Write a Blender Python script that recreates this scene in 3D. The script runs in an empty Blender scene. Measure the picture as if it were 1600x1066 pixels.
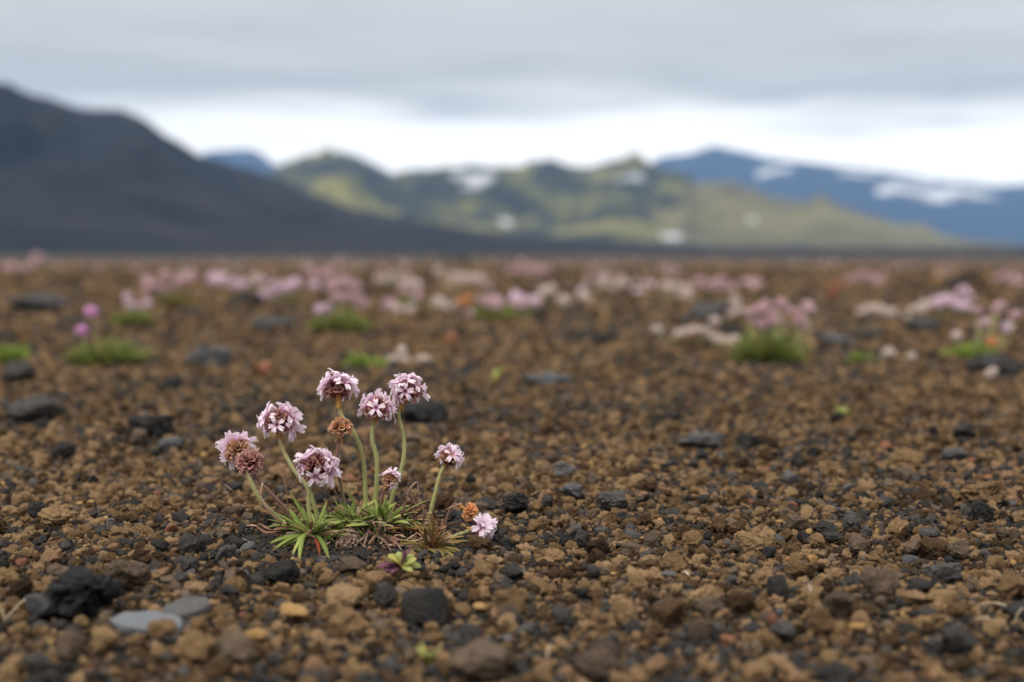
import bpy, bmesh, math, random
import numpy as np
from mathutils import Vector, Matrix, Euler, Quaternion, noise
from mathutils.bvhtree import BVHTree

random.seed(7)
RNG = np.random.default_rng(11)
SC = bpy.context.scene
COL = SC.collection
PI = math.pi

# ------------------------------------------------------------------ camera
F_PX = 50.0 / 36.0 * 1600.0          # focal length in photo pixels
PITCH = math.atan((533 - 396) / F_PX)
CAM_H = 0.13
FOCUS = 0.640
cd = bpy.data.cameras.new('camera')
cd.lens = 50.0
cd.sensor_width = 36.0
cd.clip_start = 0.01
cd.clip_end = 60000.0
cd.dof.use_dof = True
cd.dof.focus_distance = FOCUS
cd.dof.aperture_fstop = 6.4
cd.dof.aperture_blades = 9
cam = bpy.data.objects.new('camera', cd)
COL.objects.link(cam)
cam.location = (0, 0, CAM_H)
cam.rotation_euler = (PI / 2 - PITCH, 0, 0)
SC.camera = cam

# ------------------------------------------------------------------ sky and sun
SUN_EL, SUN_AZ = math.radians(54), math.radians(-150)
world = bpy.data.worlds.new('World')
SC.world = world
world.use_nodes = True


class NT:
    """small helper to write node trees"""
    def __init__(self, tree):
        self.t = tree
        tree.nodes.clear()

    def n(self, kind, **kw):
        nd = self.t.nodes.new(kind)
        for k, v in kw.items():
            if k in ('ins',):
                for a, b in v.items():
                    if isinstance(b, bpy.types.NodeSocket):
                        self.t.links.new(b, nd.inputs[a])
                    else:
                        nd.inputs[a].default_value = b
            else:
                setattr(nd, k, v)
        return nd

    def math(self, op, a, b=None, c=None, clamp=False):
        nd = self.t.nodes.new('ShaderNodeMath')
        nd.operation = op
        nd.use_clamp = clamp
        for i, v in enumerate((a, b, c)):
            if v is None:
                continue
            if isinstance(v, bpy.types.NodeSocket):
                self.t.links.new(v, nd.inputs[i])
            else:
                nd.inputs[i].default_value = v
        return nd.outputs[0]

    def mix(self, fac, a, b, mode='MIX'):
        nd = self.t.nodes.new('ShaderNodeMix')
        nd.data_type = 'RGBA'
        nd.blend_type = mode
        for s, v in ((nd.inputs['Factor'], fac), (nd.inputs[6], a), (nd.inputs[7], b)):
            if isinstance(v, bpy.types.NodeSocket):
                self.t.links.new(v, s)
            elif isinstance(v, (int, float)):
                s.default_value = v
            else:
                s.default_value = (*v, 1)
        return nd.outputs[2]

    def smooth(self, v, lo, hi, a=0.0, b=1.0):
        nd = self.t.nodes.new('ShaderNodeMapRange')
        nd.interpolation_type = 'SMOOTHSTEP'
        self.t.links.new(v, nd.inputs[0])
        for i, x in enumerate((lo, hi, a, b)):
            if isinstance(x, bpy.types.NodeSocket):
                self.t.links.new(x, nd.inputs[i + 1])
            else:
                nd.inputs[i + 1].default_value = x
        return nd.outputs[0]

    def ramp(self, fac, stops, interp='LINEAR'):
        nd = self.t.nodes.new('ShaderNodeValToRGB')
        cr = nd.color_ramp
        cr.interpolation = interp
        while len(cr.elements) < len(stops):
            cr.elements.new(0.5)
        for e, (p, c) in zip(cr.elements, stops):
            e.position = p
            e.color = (*c, 1)
        self.t.links.new(fac, nd.inputs[0])
        return nd.outputs[0]

    def noise(self, vec, scale, detail=4, rough=0.55, dist=0.0):
        nd = self.n('ShaderNodeTexNoise', ins={'Scale': scale, 'Detail': detail, 'Roughness': rough, 'Distortion': dist})
        if vec is not None:
            self.t.links.new(vec, nd.inputs['Vector'])
        return nd.outputs[0]

    def link(self, a, b):
        self.t.links.new(a, b)


def build_world():
    t = NT(world.node_tree)
    out = t.n('ShaderNodeOutputWorld')
    bg = t.n('ShaderNodeBackground')
    sky = t.n('ShaderNodeTexSky', sky_type='NISHITA', sun_disc=False)
    sky.sun_elevation = SUN_EL
    sky.sun_rotation = SUN_AZ
    tc = t.n('ShaderNodeTexCoord')
    sep = t.n('ShaderNodeSeparateXYZ')
    t.link(tc.outputs['Generated'], sep.inputs[0])
    z = t.math('MAXIMUM', sep.outputs[2], 0.015)
    # a flat cloud deck seen in perspective
    u = t.math('DIVIDE', sep.outputs[0], z)
    v = t.math('DIVIDE', sep.outputs[1], z)
    cmb = t.n('ShaderNodeCombineXYZ')
    t.link(u, cmb.inputs[0]); t.link(v, cmb.inputs[1])
    n1 = t.noise(cmb.outputs[0], 0.55, 5, 0.55, 0.4)
    n2 = t.noise(cmb.outputs[0], 0.16, 4, 0.5, 0.3)
    n3 = t.noise(cmb.outputs[0], 2.0, 3, 0.5)
    # overcast luminance grows towards the zenith
    lum = t.math('MULTIPLY_ADD', z, 3.6, 1.0)
    lum = t.math('MULTIPLY', lum, DECK)
    var = t.math('MULTIPLY_ADD', n1, 0.6, 0.48)
    var = t.math('ADD', var, t.math('MULTIPLY_ADD', n2, 0.46, -0.08))
    var = t.math('ADD', var, t.math('MULTIPLY_ADD', n3, 0.06, -0.03))
    lum = t.math('MULTIPLY', lum, var)
    deck = t.n('ShaderNodeVectorMath', operation='SCALE', ins={0: (1.035, 0.99, 0.94)})
    t.link(lum, deck.inputs[3])
    # bright gap of thin cloud under the deck's edge, all round the horizon
    edge = t.math('MULTIPLY_ADD', n2, 0.055, 0.0735)
    edge = t.math('ADD', edge, t.math('MULTIPLY_ADD', n1, 0.05, -0.025))
    lo = t.math('SUBTRACT', edge, 0.022)
    hi = t.math('ADD', edge, 0.016)
    fac = t.smooth(sep.outputs[2], lo, hi)
    gp = t.n('ShaderNodeVectorMath', operation='SCALE', ins={0: (1.06 * GAP, 1.0 * GAP, 0.93 * GAP)})
    t.link(t.math('MULTIPLY_ADD', t.noise(cmb.outputs[0], 0.09, 4, 0.55), 0.7, 0.65), gp.inputs[3])
    c = t.mix(fac, gp.outputs[0], deck.outputs[0])
    sk = t.n('ShaderNodeVectorMath', operation='SCALE', ins={3: 0.08})
    t.link(sky.outputs[0], sk.inputs[0])
    c = t.mix(0.07, c, sk.outputs[0])
    t.link(c, bg.inputs[0])
    bg.inputs[1].default_value = 1.0
    t.link(bg.outputs[0], out.inputs[0])


DECK = 0.285
GAP = 0.93
build_world()

sun_d = bpy.data.lights.new('sun', 'SUN')
sun_d.energy = 1.5
sun_d.angle = math.radians(11)
sun_d.color = (1.0, 0.93, 0.84)
sun = bpy.data.objects.new('sun', sun_d)
COL.objects.link(sun)
# direction towards the sun, matching the sky's rotation
sdir = Vector((math.sin(SUN_AZ) * math.cos(SUN_EL), math.cos(SUN_AZ) * math.cos(SUN_EL), math.sin(SUN_EL)))
sun.rotation_euler = (-sdir).to_track_quat('-Z', 'Y').to_euler()
sun.location = sdir * 5

vs = SC.view_settings
vs.view_transform = 'Standard'
vs.look = 'None'
vs.exposure = 0.75
vs.gamma = 1.0
vs.use_curve_mapping = False
cy = SC.cycles
cy.use_denoising = True
cy.max_bounces = 7
cy.diffuse_bounces = 3
cy.glossy_bounces = 2
cy.transmission_bounces = 4
cy.volume_bounces = 1
cy.sample_clamp_indirect = 6.0


# ------------------------------------------------------------------ photo pixel -> place
_R = Euler(cam.rotation_euler).to_matrix()
CAMV = Vector((0, 0, CAM_H))
PLANT_C = Vector((-0.0705, 0.640))


def ray(px, py):
    d = _R @ Vector(((px - 800) / F_PX, -(py - 533) / F_PX, -1.0))
    return d / d.y


def at(px, py, dist):
    """the point seen at a pixel, dist metres in front"""
    return CAMV + ray(px, py) * dist


def gh(x, y):
    """height of the ground"""
    r = math.hypot(x, y)
    a = 0.0045 * min(1.0, r / 0.5)
    h = a * noise.noise((x * 9, y * 9, 3.1))
    if r > 1.0:
        k = min(1.0, (r - 1.0) / 4.0)
        h += 0.016 * k * noise.noise((x * 1.9, y * 1.9, 7.7)) - 0.004 * k
    if r > 12:
        h *= max(0.0, 1 - (r - 12) / 30)
    dx, dy = (x - PLANT_C.x) / 0.046, (y - PLANT_C.y - 0.008) / 0.026
    q = dx * dx + dy * dy
    if q < 6:
        h += 0.006 * math.exp(-q * 1.1)
    return h


def ground(px, py):
    d = ray(px, py)
    t = 0.64
    zz = 0.0
    for _ in range(12):
        t = (zz - CAM_H) / d.z
        p = CAMV + d * t
        zz = 0.6 * zz + 0.4 * gh(p.x, p.y)
    p = CAMV + d * t
    return Vector((p.x, p.y, gh(p.x, p.y)))


# ------------------------------------------------------------------ object helpers
def put(name, me, mat=None, parent=None, loc=(0, 0, 0)):
    o = bpy.data.objects.new(name, me)
    COL.objects.link(o)
    if mat is not None and me is not None and len(me.materials) == 0:
        me.materials.append(mat)
    o.location = loc
    if parent is not None:
        o.parent = parent
    return o


def tag(o, label=None, cat=None, group=None, kind=None):
    if label: o['label'] = label
    if cat: o['category'] = cat
    if group: o['group'] = group
    if kind: o['kind'] = kind
    return o


class MB:
    """mesh collector with one float attribute t (0 base .. 1 tip) and one v (random)"""
    def __init__(self):
        self.v, self.f, self.t, self.c = [], [], [], []

    def grid(self, pts, ts, col=0.5, close=False):
        b = len(self.v)
        nr, nc = len(pts), len(pts[0])
        for i in range(nr):
            for j in range(nc):
                self.v.append(tuple(pts[i][j]))
                self.t.append(ts[i] if not isinstance(ts[i], (list, tuple)) else ts[i][j])
                self.c.append(col)
        for i in range(nr - 1):
            for j in range(nc if close else nc - 1):
                k = (j + 1) % nc
                self.f.append((b + i * nc + j, b + i * nc + k, b + (i + 1) * nc + k, b + (i + 1) * nc + j))

    def tube(self, path, radii, sides=8, flat=1.0, up=None, ts=None, col=0.5, cap=True):
        pts, n = [], len(path)
        prev = None
        for i, p in enumerate(path):
            d = (path[min(i + 1, n - 1)] - path[max(i - 1, 0)]).normalized()
            if up is not None:
                a = up
            elif prev is not None:
                a = prev
            else:
                a = Vector((0.3, -1, 0.2))
            s = d.cross(a)
            if s.length < 1e-6:
                s = d.cross(Vector((1, 0.3, 0)))
            s.normalize()
            w = s.cross(d).normalized()
            prev = w
            r = radii[i]
            pts.append([p + s * (r * math.cos(2 * PI * k / sides)) + w * (r * flat * math.sin(2 * PI * k / sides)) for k in range(sides)])
        ts = ts or [i / (n - 1) for i in range(n)]
        b = len(self.v)
        self.grid(pts, ts, col, True)
        if cap:
            self.f.append(tuple(b + k for k in range(sides - 1, -1, -1)))
            e = b + (n - 1) * sides
            self.f.append(tuple(e + k for k in range(sides)))

    def mesh(self, name, mat=None, smooth=True):
        me = bpy.data.meshes.new(name)
        me.from_pydata(self.v, [], self.f)
        a = me.attributes.new('t', 'FLOAT', 'POINT'); a.data.foreach_set('value', self.t)
        a = me.attributes.new('c', 'FLOAT', 'POINT'); a.data.foreach_set('value', self.c)
        if smooth:
            me.polygons.foreach_set('use_smooth', [True] * len(me.polygons))
        if mat: me.materials.append(mat)
        me.update()
        return me


def spline(pts, n=16):
    """Catmull-Rom through points"""
    P = [pts[0] * 2 - pts[1]] + list(pts) + [pts[-1] * 2 - pts[-2]]
    out = []
    m = len(pts) - 1
    for i in range(n + 1):
        s = i / n * m
        k = min(int(s), m - 1)
        t = s - k
        a, b, c, d = P[k], P[k + 1], P[k + 2], P[k + 3]
        out.append(0.5 * ((2 * b) + (c - a) * t + (2 * a - 5 * b + 4 * c - d) * t * t + (3 * b - a - 3 * c + d) * t ** 3))
    return out


# ------------------------------------------------------------------ materials
def mat(name):
    m = bpy.data.materials.new(name)
    m.use_nodes = True
    t = NT(m.node_tree)
    out = t.n('ShaderNodeOutputMaterial')
    b = t.n('ShaderNodeBsdfPrincipled')
    t.link(b.outputs[0], out.inputs[0])
    return m, t, b, out


def stone_mat(name, stops, mott=0.5, pores=0.6, rough=0.9, bump=0.4, spec=0.3):
    m, t, b, out = mat(name)
    tc = t.n('ShaderNodeTexCoord')
    oi = t.n('ShaderNodeObjectInfo')
    off = t.n('ShaderNodeVectorMath', operation='ADD')
    sc_ = t.n('ShaderNodeVectorMath', operation='SCALE', ins={0: (31.0, 17.0, 53.0)})
    t.link(oi.outputs['Random'], sc_.inputs[3])
    t.link(tc.outputs['Object'], off.inputs[0]); t.link(sc_.outputs[0], off.inputs[1])
    vec = off.outputs[0]
    base = t.ramp(oi.outputs['Random'], stops, 'LINEAR')
    n1 = t.noise(vec, 1.6, 5, 0.6)
    n2 = t.noise(vec, 9.0, 4, 0.65)
    k = t.math('MULTIPLY_ADD', n1, 1.1 * mott, 1 - 0.55 * mott)
    k2 = t.math('MULTIPLY_ADD', n2, 1.0 * mott, 1 - 0.5 * mott)
    k = t.math('MULTIPLY', k, k2)
    vor = t.n('ShaderNodeTexVoronoi', ins={'Scale': 6.0})
    t.link(vec, vor.inputs['Vector'])
    pit = t.smooth(vor.outputs['Distance'], 0.08, 0.34)
    k = t.math('MULTIPLY', k, t.math('MULTIPLY_ADD', pit, 0.35 * pores, 1 - 0.35 * pores))
    sm = t.n('ShaderNodeVectorMath', operation='SCALE')
    t.link(base, sm.inputs[0]); t.link(k, sm.inputs[3])
    t.link(sm.outputs[0], b.inputs['Base Color'])
    b.inputs['Roughness'].default_value = rough
    b.inputs['Specular IOR Level'].default_value = spec
    h = t.math('ADD', t.math('MULTIPLY', pit, pores), t.math('MULTIPLY', n2, 0.9))
    bp = t.n('ShaderNodeBump', ins={'Strength': bump, 'Distance': 0.10})
    t.link(h, bp.inputs['Height'])
    t.link(bp.outputs[0], b.inputs['Normal'])
    return m


M = {}
M['scoria'] = stone_mat('scoria', [(0.0, (0.08, 0.052, 0.032)), (0.3, (0.235, 0.143, 0.072)), (0.55, (0.425, 0.270, 0.137)),
                                   (0.85, (0.62, 0.410, 0.220)), (1.0, (0.53, 0.325, 0.192))], 0.75, 0.9, 0.95, 0.8, 0.12)
M['basalt'] = stone_mat('basalt', [(0.0, (0.028, 0.027, 0.026)), (0.4, (0.046, 0.043, 0.041)), (0.75, (0.070, 0.063, 0.057)),
                                   (1.0, (0.10, 0.094, 0.090))], 0.7, 0.7, 0.85, 0.6, 0.22)
M['umber'] = stone_mat('umber', [(0.0, (0.065, 0.047, 0.035)), (0.5, (0.115, 0.082, 0.058)), (1.0, (0.16, 0.118, 0.082))], 0.5, 0.6, 0.9, 0.5, 0.2)
M['ochre'] = stone_mat('ochre', [(0.0, (0.25, 0.145, 0.05)), (1.0, (0.33, 0.21, 0.085))], 0.3, 0.2, 0.8, 0.25, 0.3)
M['rust'] = stone_mat('rust', [(0.0, (0.13, 0.055, 0.038)), (1.0, (0.24, 0.11, 0.055))], 0.4, 0.6, 0.9, 0.4, 0.2)
M['slate'] = stone_mat('slate', [(0.0, (0.065, 0.064, 0.066)), (1.0, (0.105, 0.103, 0.104))], 0.6, 0.3, 0.8, 0.45, 0.2)
M['pale_slate'] = stone_mat('pale_slate', [(0.0, (0.085, 0.095, 0.107)), (1.0, (0.13, 0.142, 0.155))], 0.45, 0.15, 0.6, 0.2, 0.4)
M['lava'] = stone_mat('lava', [(0.0, (0.030, 0.031, 0.034)), (1.0, (0.055, 0.057, 0.063))], 0.6, 1.0, 0.7, 0.9, 0.4)


def ground_mat():
    m, t, b, out = mat('ground_gravel')
    geo = t.n('ShaderNodeNewGeometry')
    pos = geo.outputs['Position']
    ln = t.n('ShaderNodeVectorMath', operation='LENGTH')
    t.link(pos, ln.inputs[0])
    r = ln.outputs['Value']
    fine = t.noise(pos, 420, 4, 0.65)
    mid = t.noise(pos, 75, 4, 0.6)
    big = t.noise(pos, 7, 5, 0.6)
    grain = t.ramp(fine, [(0.30, (0.020, 0.016, 0.014)), (0.5, (0.055, 0.038, 0.025)), (0.62, (0.12, 0.078, 0.045)), (0.75, (0.20, 0.135, 0.075))])  # shade of the gaps between near pebbles is put into this dark colour
    med = t.ramp(mid, [(0.32, (0.055, 0.045, 0.038)), (0.5, (0.17, 0.112, 0.064)), (0.68, (0.30, 0.195, 0.105))])
    # pebbles are built close by; their mean colour carries on where they become too small to see
    c = t.mix(t.smooth(r, 2.0, 9.0), grain, med)
    c = t.mix(t.smooth(r, 8.0, 18.0), c, (0.105, 0.074, 0.050))
    patch = t.ramp(big, [(0.35, (0.62, 0.60, 0.60)), (0.6, (1.05, 1.0, 0.95))])
    c = t.mix(1.0, c, patch, 'MULTIPLY')
    wide = t.noise(pos, 0.12, 4, 0.6)
    far = t.mix(wide, (0.020, 0.021, 0.024), (0.034, 0.033, 0.034))
    c = t.mix(t.smooth(r, 9.0, 60.0), c, far)
    # bare dark soil around the plant's foot
    sub = t.n('ShaderNodeVectorMath', operation='SUBTRACT', ins={1: (PLANT_C.x + 0.006, PLANT_C.y - 0.010, 0.0)})
    t.link(pos, sub.inputs[0])
    mul = t.n('ShaderNodeVectorMath', operation='MULTIPLY', ins={1: (1.0, 1.5, 0.0)})
    t.link(sub.outputs[0], mul.inputs[0])
    l2 = t.n('ShaderNodeVectorMath', operation='LENGTH')
    t.link(mul.outputs[0], l2.inputs[0])
    d = t.math('ADD', l2.outputs['Value'], t.math('MULTIPLY_ADD', t.noise(pos, 60, 3), 0.03, -0.015))
    soil = t.ramp(fine, [(0.3, (0.016, 0.014, 0.013)), (0.6, (0.040, 0.033, 0.028)), (0.75, (0.075, 0.058, 0.045))])
    c = t.mix(t.smooth(d, 0.05, 0.075, 1.0, 0.0), c, soil)
    t.link(c, b.inputs['Base Color'])
    b.inputs['Roughness'].default_value = 0.95
    b.inputs['Specular IOR Level'].default_value = 0.15
    bp = t.n('ShaderNodeBump', ins={'Strength': 0.9, 'Distance': 0.002})
    t.link(t.math('ADD', fine, t.math('MULTIPLY', mid, 2.0)), bp.inputs['Height'])
    t.link(bp.outputs[0], b.inputs['Normal'])
    return m


M['ground'] = ground_mat()


def hill_mat(name, cols, scale, rough=0.95, streak=1.0):
    m, t, b, out = mat(name)
    geo = t.n('ShaderNodeNewGeometry')
    mp = t.n('ShaderNodeVectorMath', operation='MULTIPLY', ins={1: (1, 1, 0.6 * streak)})
    t.link(geo.outputs['Position'], mp.inputs[0])
    n1 = t.noise(mp.outputs[0], scale, 6, 0.62, 0.6)
    c = t.ramp(n1, cols)
    n2 = t.noise(mp.outputs[0], scale * 9, 4, 0.6)
    k = t.math('MULTIPLY_ADD', n2, 0.7, 0.65)
    s = t.n('ShaderNodeVectorMath', operation='SCALE')
    t.link(c, s.inputs[0]); t.link(k, s.inputs[3])
    t.link(s.outputs[0], b.inputs['Base Color'])
    b.inputs['Roughness'].default_value = rough
    b.inputs['Specular IOR Level'].default_value = 0.1
    return m


M['dark_hill'] = hill_mat('dark_hill', [(0.35, (0.004, 0.008, 0.017)), (0.5, (0.009, 0.013, 0.023)), (0.64, (0.022, 0.023, 0.030))], 0.009, 0.95, 0.25)  # blue of the air in front is mixed into the lava colour
M['green_hill'] = hill_mat('green_hill', [(0.38, (0.014, 0.016, 0.018)), (0.48, (0.032, 0.034, 0.024)), (0.55, (0.095, 0.093, 0.036)), (0.68, (0.22, 0.20, 0.065))], 0.0042)
M['tan_hill'] = hill_mat('tan_hill', [(0.34, (0.055, 0.050, 0.034)), (0.5, (0.11, 0.10, 0.05)), (0.68, (0.18, 0.16, 0.075))], 0.004)
M['far_hill'] = hill_mat('far_hill', [(0.3, (0.007, 0.024, 0.065)), (0.7, (0.014, 0.040, 0.095))], 0.001)  # distance haze painted into the rock as blue
_m, _t, _b, _o = mat('snow')
_b.inputs['Base Color'].default_value = (0.50, 0.51, 0.53, 1)
_b.inputs['Roughness'].default_value = 0.7
M['snow'] = _m  # also colours the patches that stand in for low cloud


def plant_mat(name, stops, rnd=0.35, trans=0.35, rough=0.6, sheen=0.0, attr='t', hue=None, spec=0.3):
    """colour runs from base to tip (t), varies from leaf to leaf, lets some light through"""
    m, t, b, out = mat(name)
    a = t.n('ShaderNodeAttribute', attribute_name='t')
    cc = t.n('ShaderNodeAttribute', attribute_name='c')
    oi = t.n('ShaderNodeObjectInfo')
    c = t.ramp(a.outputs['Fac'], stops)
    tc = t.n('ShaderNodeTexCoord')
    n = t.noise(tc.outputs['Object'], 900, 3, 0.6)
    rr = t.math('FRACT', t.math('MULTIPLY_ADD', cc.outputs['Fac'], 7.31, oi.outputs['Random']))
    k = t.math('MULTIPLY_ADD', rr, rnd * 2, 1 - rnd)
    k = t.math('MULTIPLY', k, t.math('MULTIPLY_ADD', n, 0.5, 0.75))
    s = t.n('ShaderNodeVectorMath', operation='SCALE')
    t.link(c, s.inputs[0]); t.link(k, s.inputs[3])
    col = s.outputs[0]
    if hue is not None:
        col = t.mix(t.math('MULTIPLY', t.smooth(rr, 0.55, 1.0), hue[1]), col, hue[0])
    t.link(col, b.inputs['Base Color'])
    b.inputs['Roughness'].default_value = rough
    b.inputs['Specular IOR Level'].default_value = spec
    if sheen:
        b.inputs['Sheen Weight'].default_value = sheen
        b.inputs['Sheen Roughness'].default_value = 0.4
        b.inputs['Sheen Tint'].default_value = (0.9, 0.95, 0.8, 1)
    if trans:
        tr = t.n('ShaderNodeBsdfTranslucent')
        t.link(col, tr.inputs[0])
        mx = t.n('ShaderNodeMixShader', ins={0: trans})
        t.link(b.outputs[0], mx.inputs[1]); t.link(tr.outputs[0], mx.inputs[2])
        t.link(mx.outputs[0], out.inputs[0])
    return m


M['petal'] = plant_mat('petal', [(0.0, (0.30, 0.07, 0.16)), (0.25, (0.55, 0.26, 0.42)), (0.5, (0.86, 0.66, 0.79)), (1.0, (0.94, 0.85, 0.92))], 0.06, 0.4, 0.6, 0.15)
M['petal_vivid'] = plant_mat('petal_vivid', [(0.0, (0.40, 0.10, 0.25)), (0.4, (0.70, 0.32, 0.62)), (1.0, (0.84, 0.52, 0.78))], 0.08, 0.3, 0.6)
M['petal_pink'] = plant_mat('petal_pink', [(0.0, (0.32, 0.13, 0.17)), (0.4, (0.62, 0.40, 0.46)), (1.0, (0.78, 0.60, 0.65))], 0.14, 0.3, 0.6, hue=((0.66, 0.45, 0.38), 0.6))
M['petal_white'] = plant_mat('petal_white', [(0.0, (0.36, 0.24, 0.18)), (0.4, (0.72, 0.61, 0.56)), (1.0, (0.87, 0.80, 0.76))], 0.10, 0.3, 0.6, hue=((0.62, 0.40, 0.28), 0.5))
M['withered'] = plant_mat('withered', [(0.0, (0.22, 0.07, 0.05)), (0.4, (0.42, 0.22, 0.16)), (1.0, (0.66, 0.47, 0.39))], 0.22, 0.3, 0.8)
M['orange_dry'] = plant_mat('orange_dry', [(0.0, (0.42, 0.11, 0.03)), (0.5, (0.66, 0.26, 0.09)), (1.0, (0.80, 0.47, 0.24))], 0.2, 0.3, 0.8)
M['seed_dry'] = plant_mat('seed_dry', [(0.0, (0.10, 0.05, 0.03)), (0.5, (0.30, 0.18, 0.12)), (1.0, (0.55, 0.42, 0.32))], 0.3, 0.2, 0.9)
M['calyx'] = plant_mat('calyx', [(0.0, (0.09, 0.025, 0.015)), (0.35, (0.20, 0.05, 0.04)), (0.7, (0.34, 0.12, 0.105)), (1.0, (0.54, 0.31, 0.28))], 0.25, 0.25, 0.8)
M['calyx_brown'] = plant_mat('calyx_brown', [(0.0, (0.17, 0.055, 0.02)), (0.4, (0.36, 0.14, 0.065)), (0.8, (0.50, 0.25, 0.14)), (1.0, (0.66, 0.42, 0.27))], 0.25, 0.25, 0.8)
M['stem'] = plant_mat('stem', [(0.0, (0.28, 0.29, 0.09)), (0.6, (0.38, 0.38, 0.16)), (1.0, (0.44, 0.38, 0.17))], 0.08, 0.1, 0.65, 0.5)
M['stem_purple'] = plant_mat('stem_purple', [(0.0, (0.22, 0.20, 0.07)), (0.4, (0.19, 0.10, 0.075)), (1.0, (0.21, 0.085, 0.08))], 0.1, 0.1, 0.65, 0.4)
M['sheath'] = plant_mat('sheath', [(0.0, (0.46, 0.30, 0.10)), (0.5, (0.50, 0.24, 0.08)), (1.0, (0.32, 0.12, 0.05))], 0.15, 0.3, 0.8)
M['leaf'] = plant_mat('leaf', [(0.0, (0.26, 0.25, 0.09)), (0.25, (0.215, 0.285, 0.06)), (0.8, (0.265, 0.34, 0.085)), (1.0, (0.34, 0.33, 0.12))], 0.4, 0.25, 0.65, hue=((0.38, 0.38, 0.15), 0.5), spec=0.15)
M['leaf_olive'] = plant_mat('leaf_olive', [(0.0, (0.24, 0.10, 0.035)), (0.4, (0.22, 0.19, 0.045)), (1.0, (0.30, 0.20, 0.07))], 0.3, 0.25, 0.6, hue=((0.32, 0.12, 0.035), 0.7))
M['leaf_dry'] = plant_mat('leaf_dry', [(0.0, (0.16, 0.07, 0.04)), (0.5, (0.33, 0.21, 0.15)), (1.0, (0.50, 0.38, 0.28))], 0.4, 0.2, 0.8, hue=((0.22, 0.085, 0.05), 0.7))
M['litter'] = plant_mat('litter', [(0.0, (0.05, 0.03, 0.02)), (0.5, (0.12, 0.07, 0.045)), (1.0, (0.20, 0.125, 0.085))], 0.45, 0.1, 0.9, hue=((0.14, 0.05, 0.035), 0.6))
M['leaf_red'] = plant_mat('leaf_red', [(0.0, (0.30, 0.045, 0.03)), (1.0, (0.32, 0.08, 0.035))], 0.15, 0.3, 0.6)
M['leaf_purple'] = plant_mat('leaf_purple', [(0.0, (0.13, 0.04, 0.07)), (1.0, (0.19, 0.075, 0.12))], 0.3, 0.25, 0.6)
M['leaf_lime'] = plant_mat('leaf_lime', [(0.0, (0.24, 0.19, 0.05)), (0.4, (0.31, 0.35, 0.09)), (1.0, (0.41, 0.42, 0.14))], 0.2, 0.3, 0.55, hue=((0.50, 0.36, 0.06), 0.5))
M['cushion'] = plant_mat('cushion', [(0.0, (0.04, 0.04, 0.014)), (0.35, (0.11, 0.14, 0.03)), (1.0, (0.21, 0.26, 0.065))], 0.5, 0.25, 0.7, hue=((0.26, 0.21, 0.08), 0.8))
M['cushion_bright'] = plant_mat('cushion_bright', [(0.0, (0.07, 0.08, 0.02)), (0.4, (0.16, 0.24, 0.035)), (1.0, (0.27, 0.36, 0.075))], 0.4, 0.25, 0.6)
M['cushion_dull'] = plant_mat('cushion_dull', [(0.0, (0.06, 0.04, 0.018)), (0.4, (0.16, 0.13, 0.04)), (1.0, (0.26, 0.22, 0.08))], 0.4, 0.25, 0.7, hue=((0.24, 0.12, 0.05), 0.7))
M['sorrel'] = plant_mat('sorrel', [(0.0, (0.15, 0.10, 0.04)), (0.5, (0.28, 0.09, 0.05)), (1.0, (0.36, 0.17, 0.09))], 0.2, 0.2, 0.7)
M['straw'] = plant_mat('straw', [(0.0, (0.40, 0.31, 0.18)), (1.0, (0.55, 0.45, 0.30))], 0.2, 0.1, 0.8)


# ------------------------------------------------------------------ ground
def build_ground():
    ang = []
    a = -180.0
    while a < 180:
        ang.append(math.radians(a))
        f = abs(a)
        a += 0.45 if f < 28 else (1.5 if f < 45 else 5.0)
    rad = [0.12]
    while rad[-1] < 30: rad.append(rad[-1] * 1.022)
    while rad[-1] < 8800: rad.append(rad[-1] * 1.18)
    na = len(ang)
    vs_, fs = [(0, 0, gh(0, 0))], []
    for r in rad:
        for a in ang:
            x, y = r * math.sin(a), r * math.cos(a)
            vs_.append((x, y, gh(x, y)))
    for j in range(na):
        fs.append((0, 1 + (j + 1) % na, 1 + j))
    for i in range(len(rad) - 1):
        for j in range(na):
            k = (j + 1) % na
            fs.append((1 + i * na + j, 1 + i * na + k, 1 + (i + 1) * na + k, 1 + (i + 1) * na + j))
    me = bpy.data.meshes.new('ground')
    me.from_pydata(vs_, [], fs)
    me.polygons.foreach_set('use_smooth', [True] * len(me.polygons))
    me.materials.append(M['ground'])
    me.update()
    o = put('ground', me)
    return tag(o, 'brown volcanic gravel plain stretching to the foot of the hills', None, None, 'structure')


GROUND = build_ground()


# ------------------------------------------------------------------ mountains
def interp(pts, x):
    if x <= pts[0][0]: return pts[0][1]
    for (x0, y0), (x1, y1) in zip(pts, pts[1:]):
        if x <= x1:
            s = (x - x0) / (x1 - x0)
            s = s * s * (3 - 2 * s) * 0.5 + s * 0.5
            return y0 + (y1 - y0) * s
    return pts[-1][1]


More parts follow.
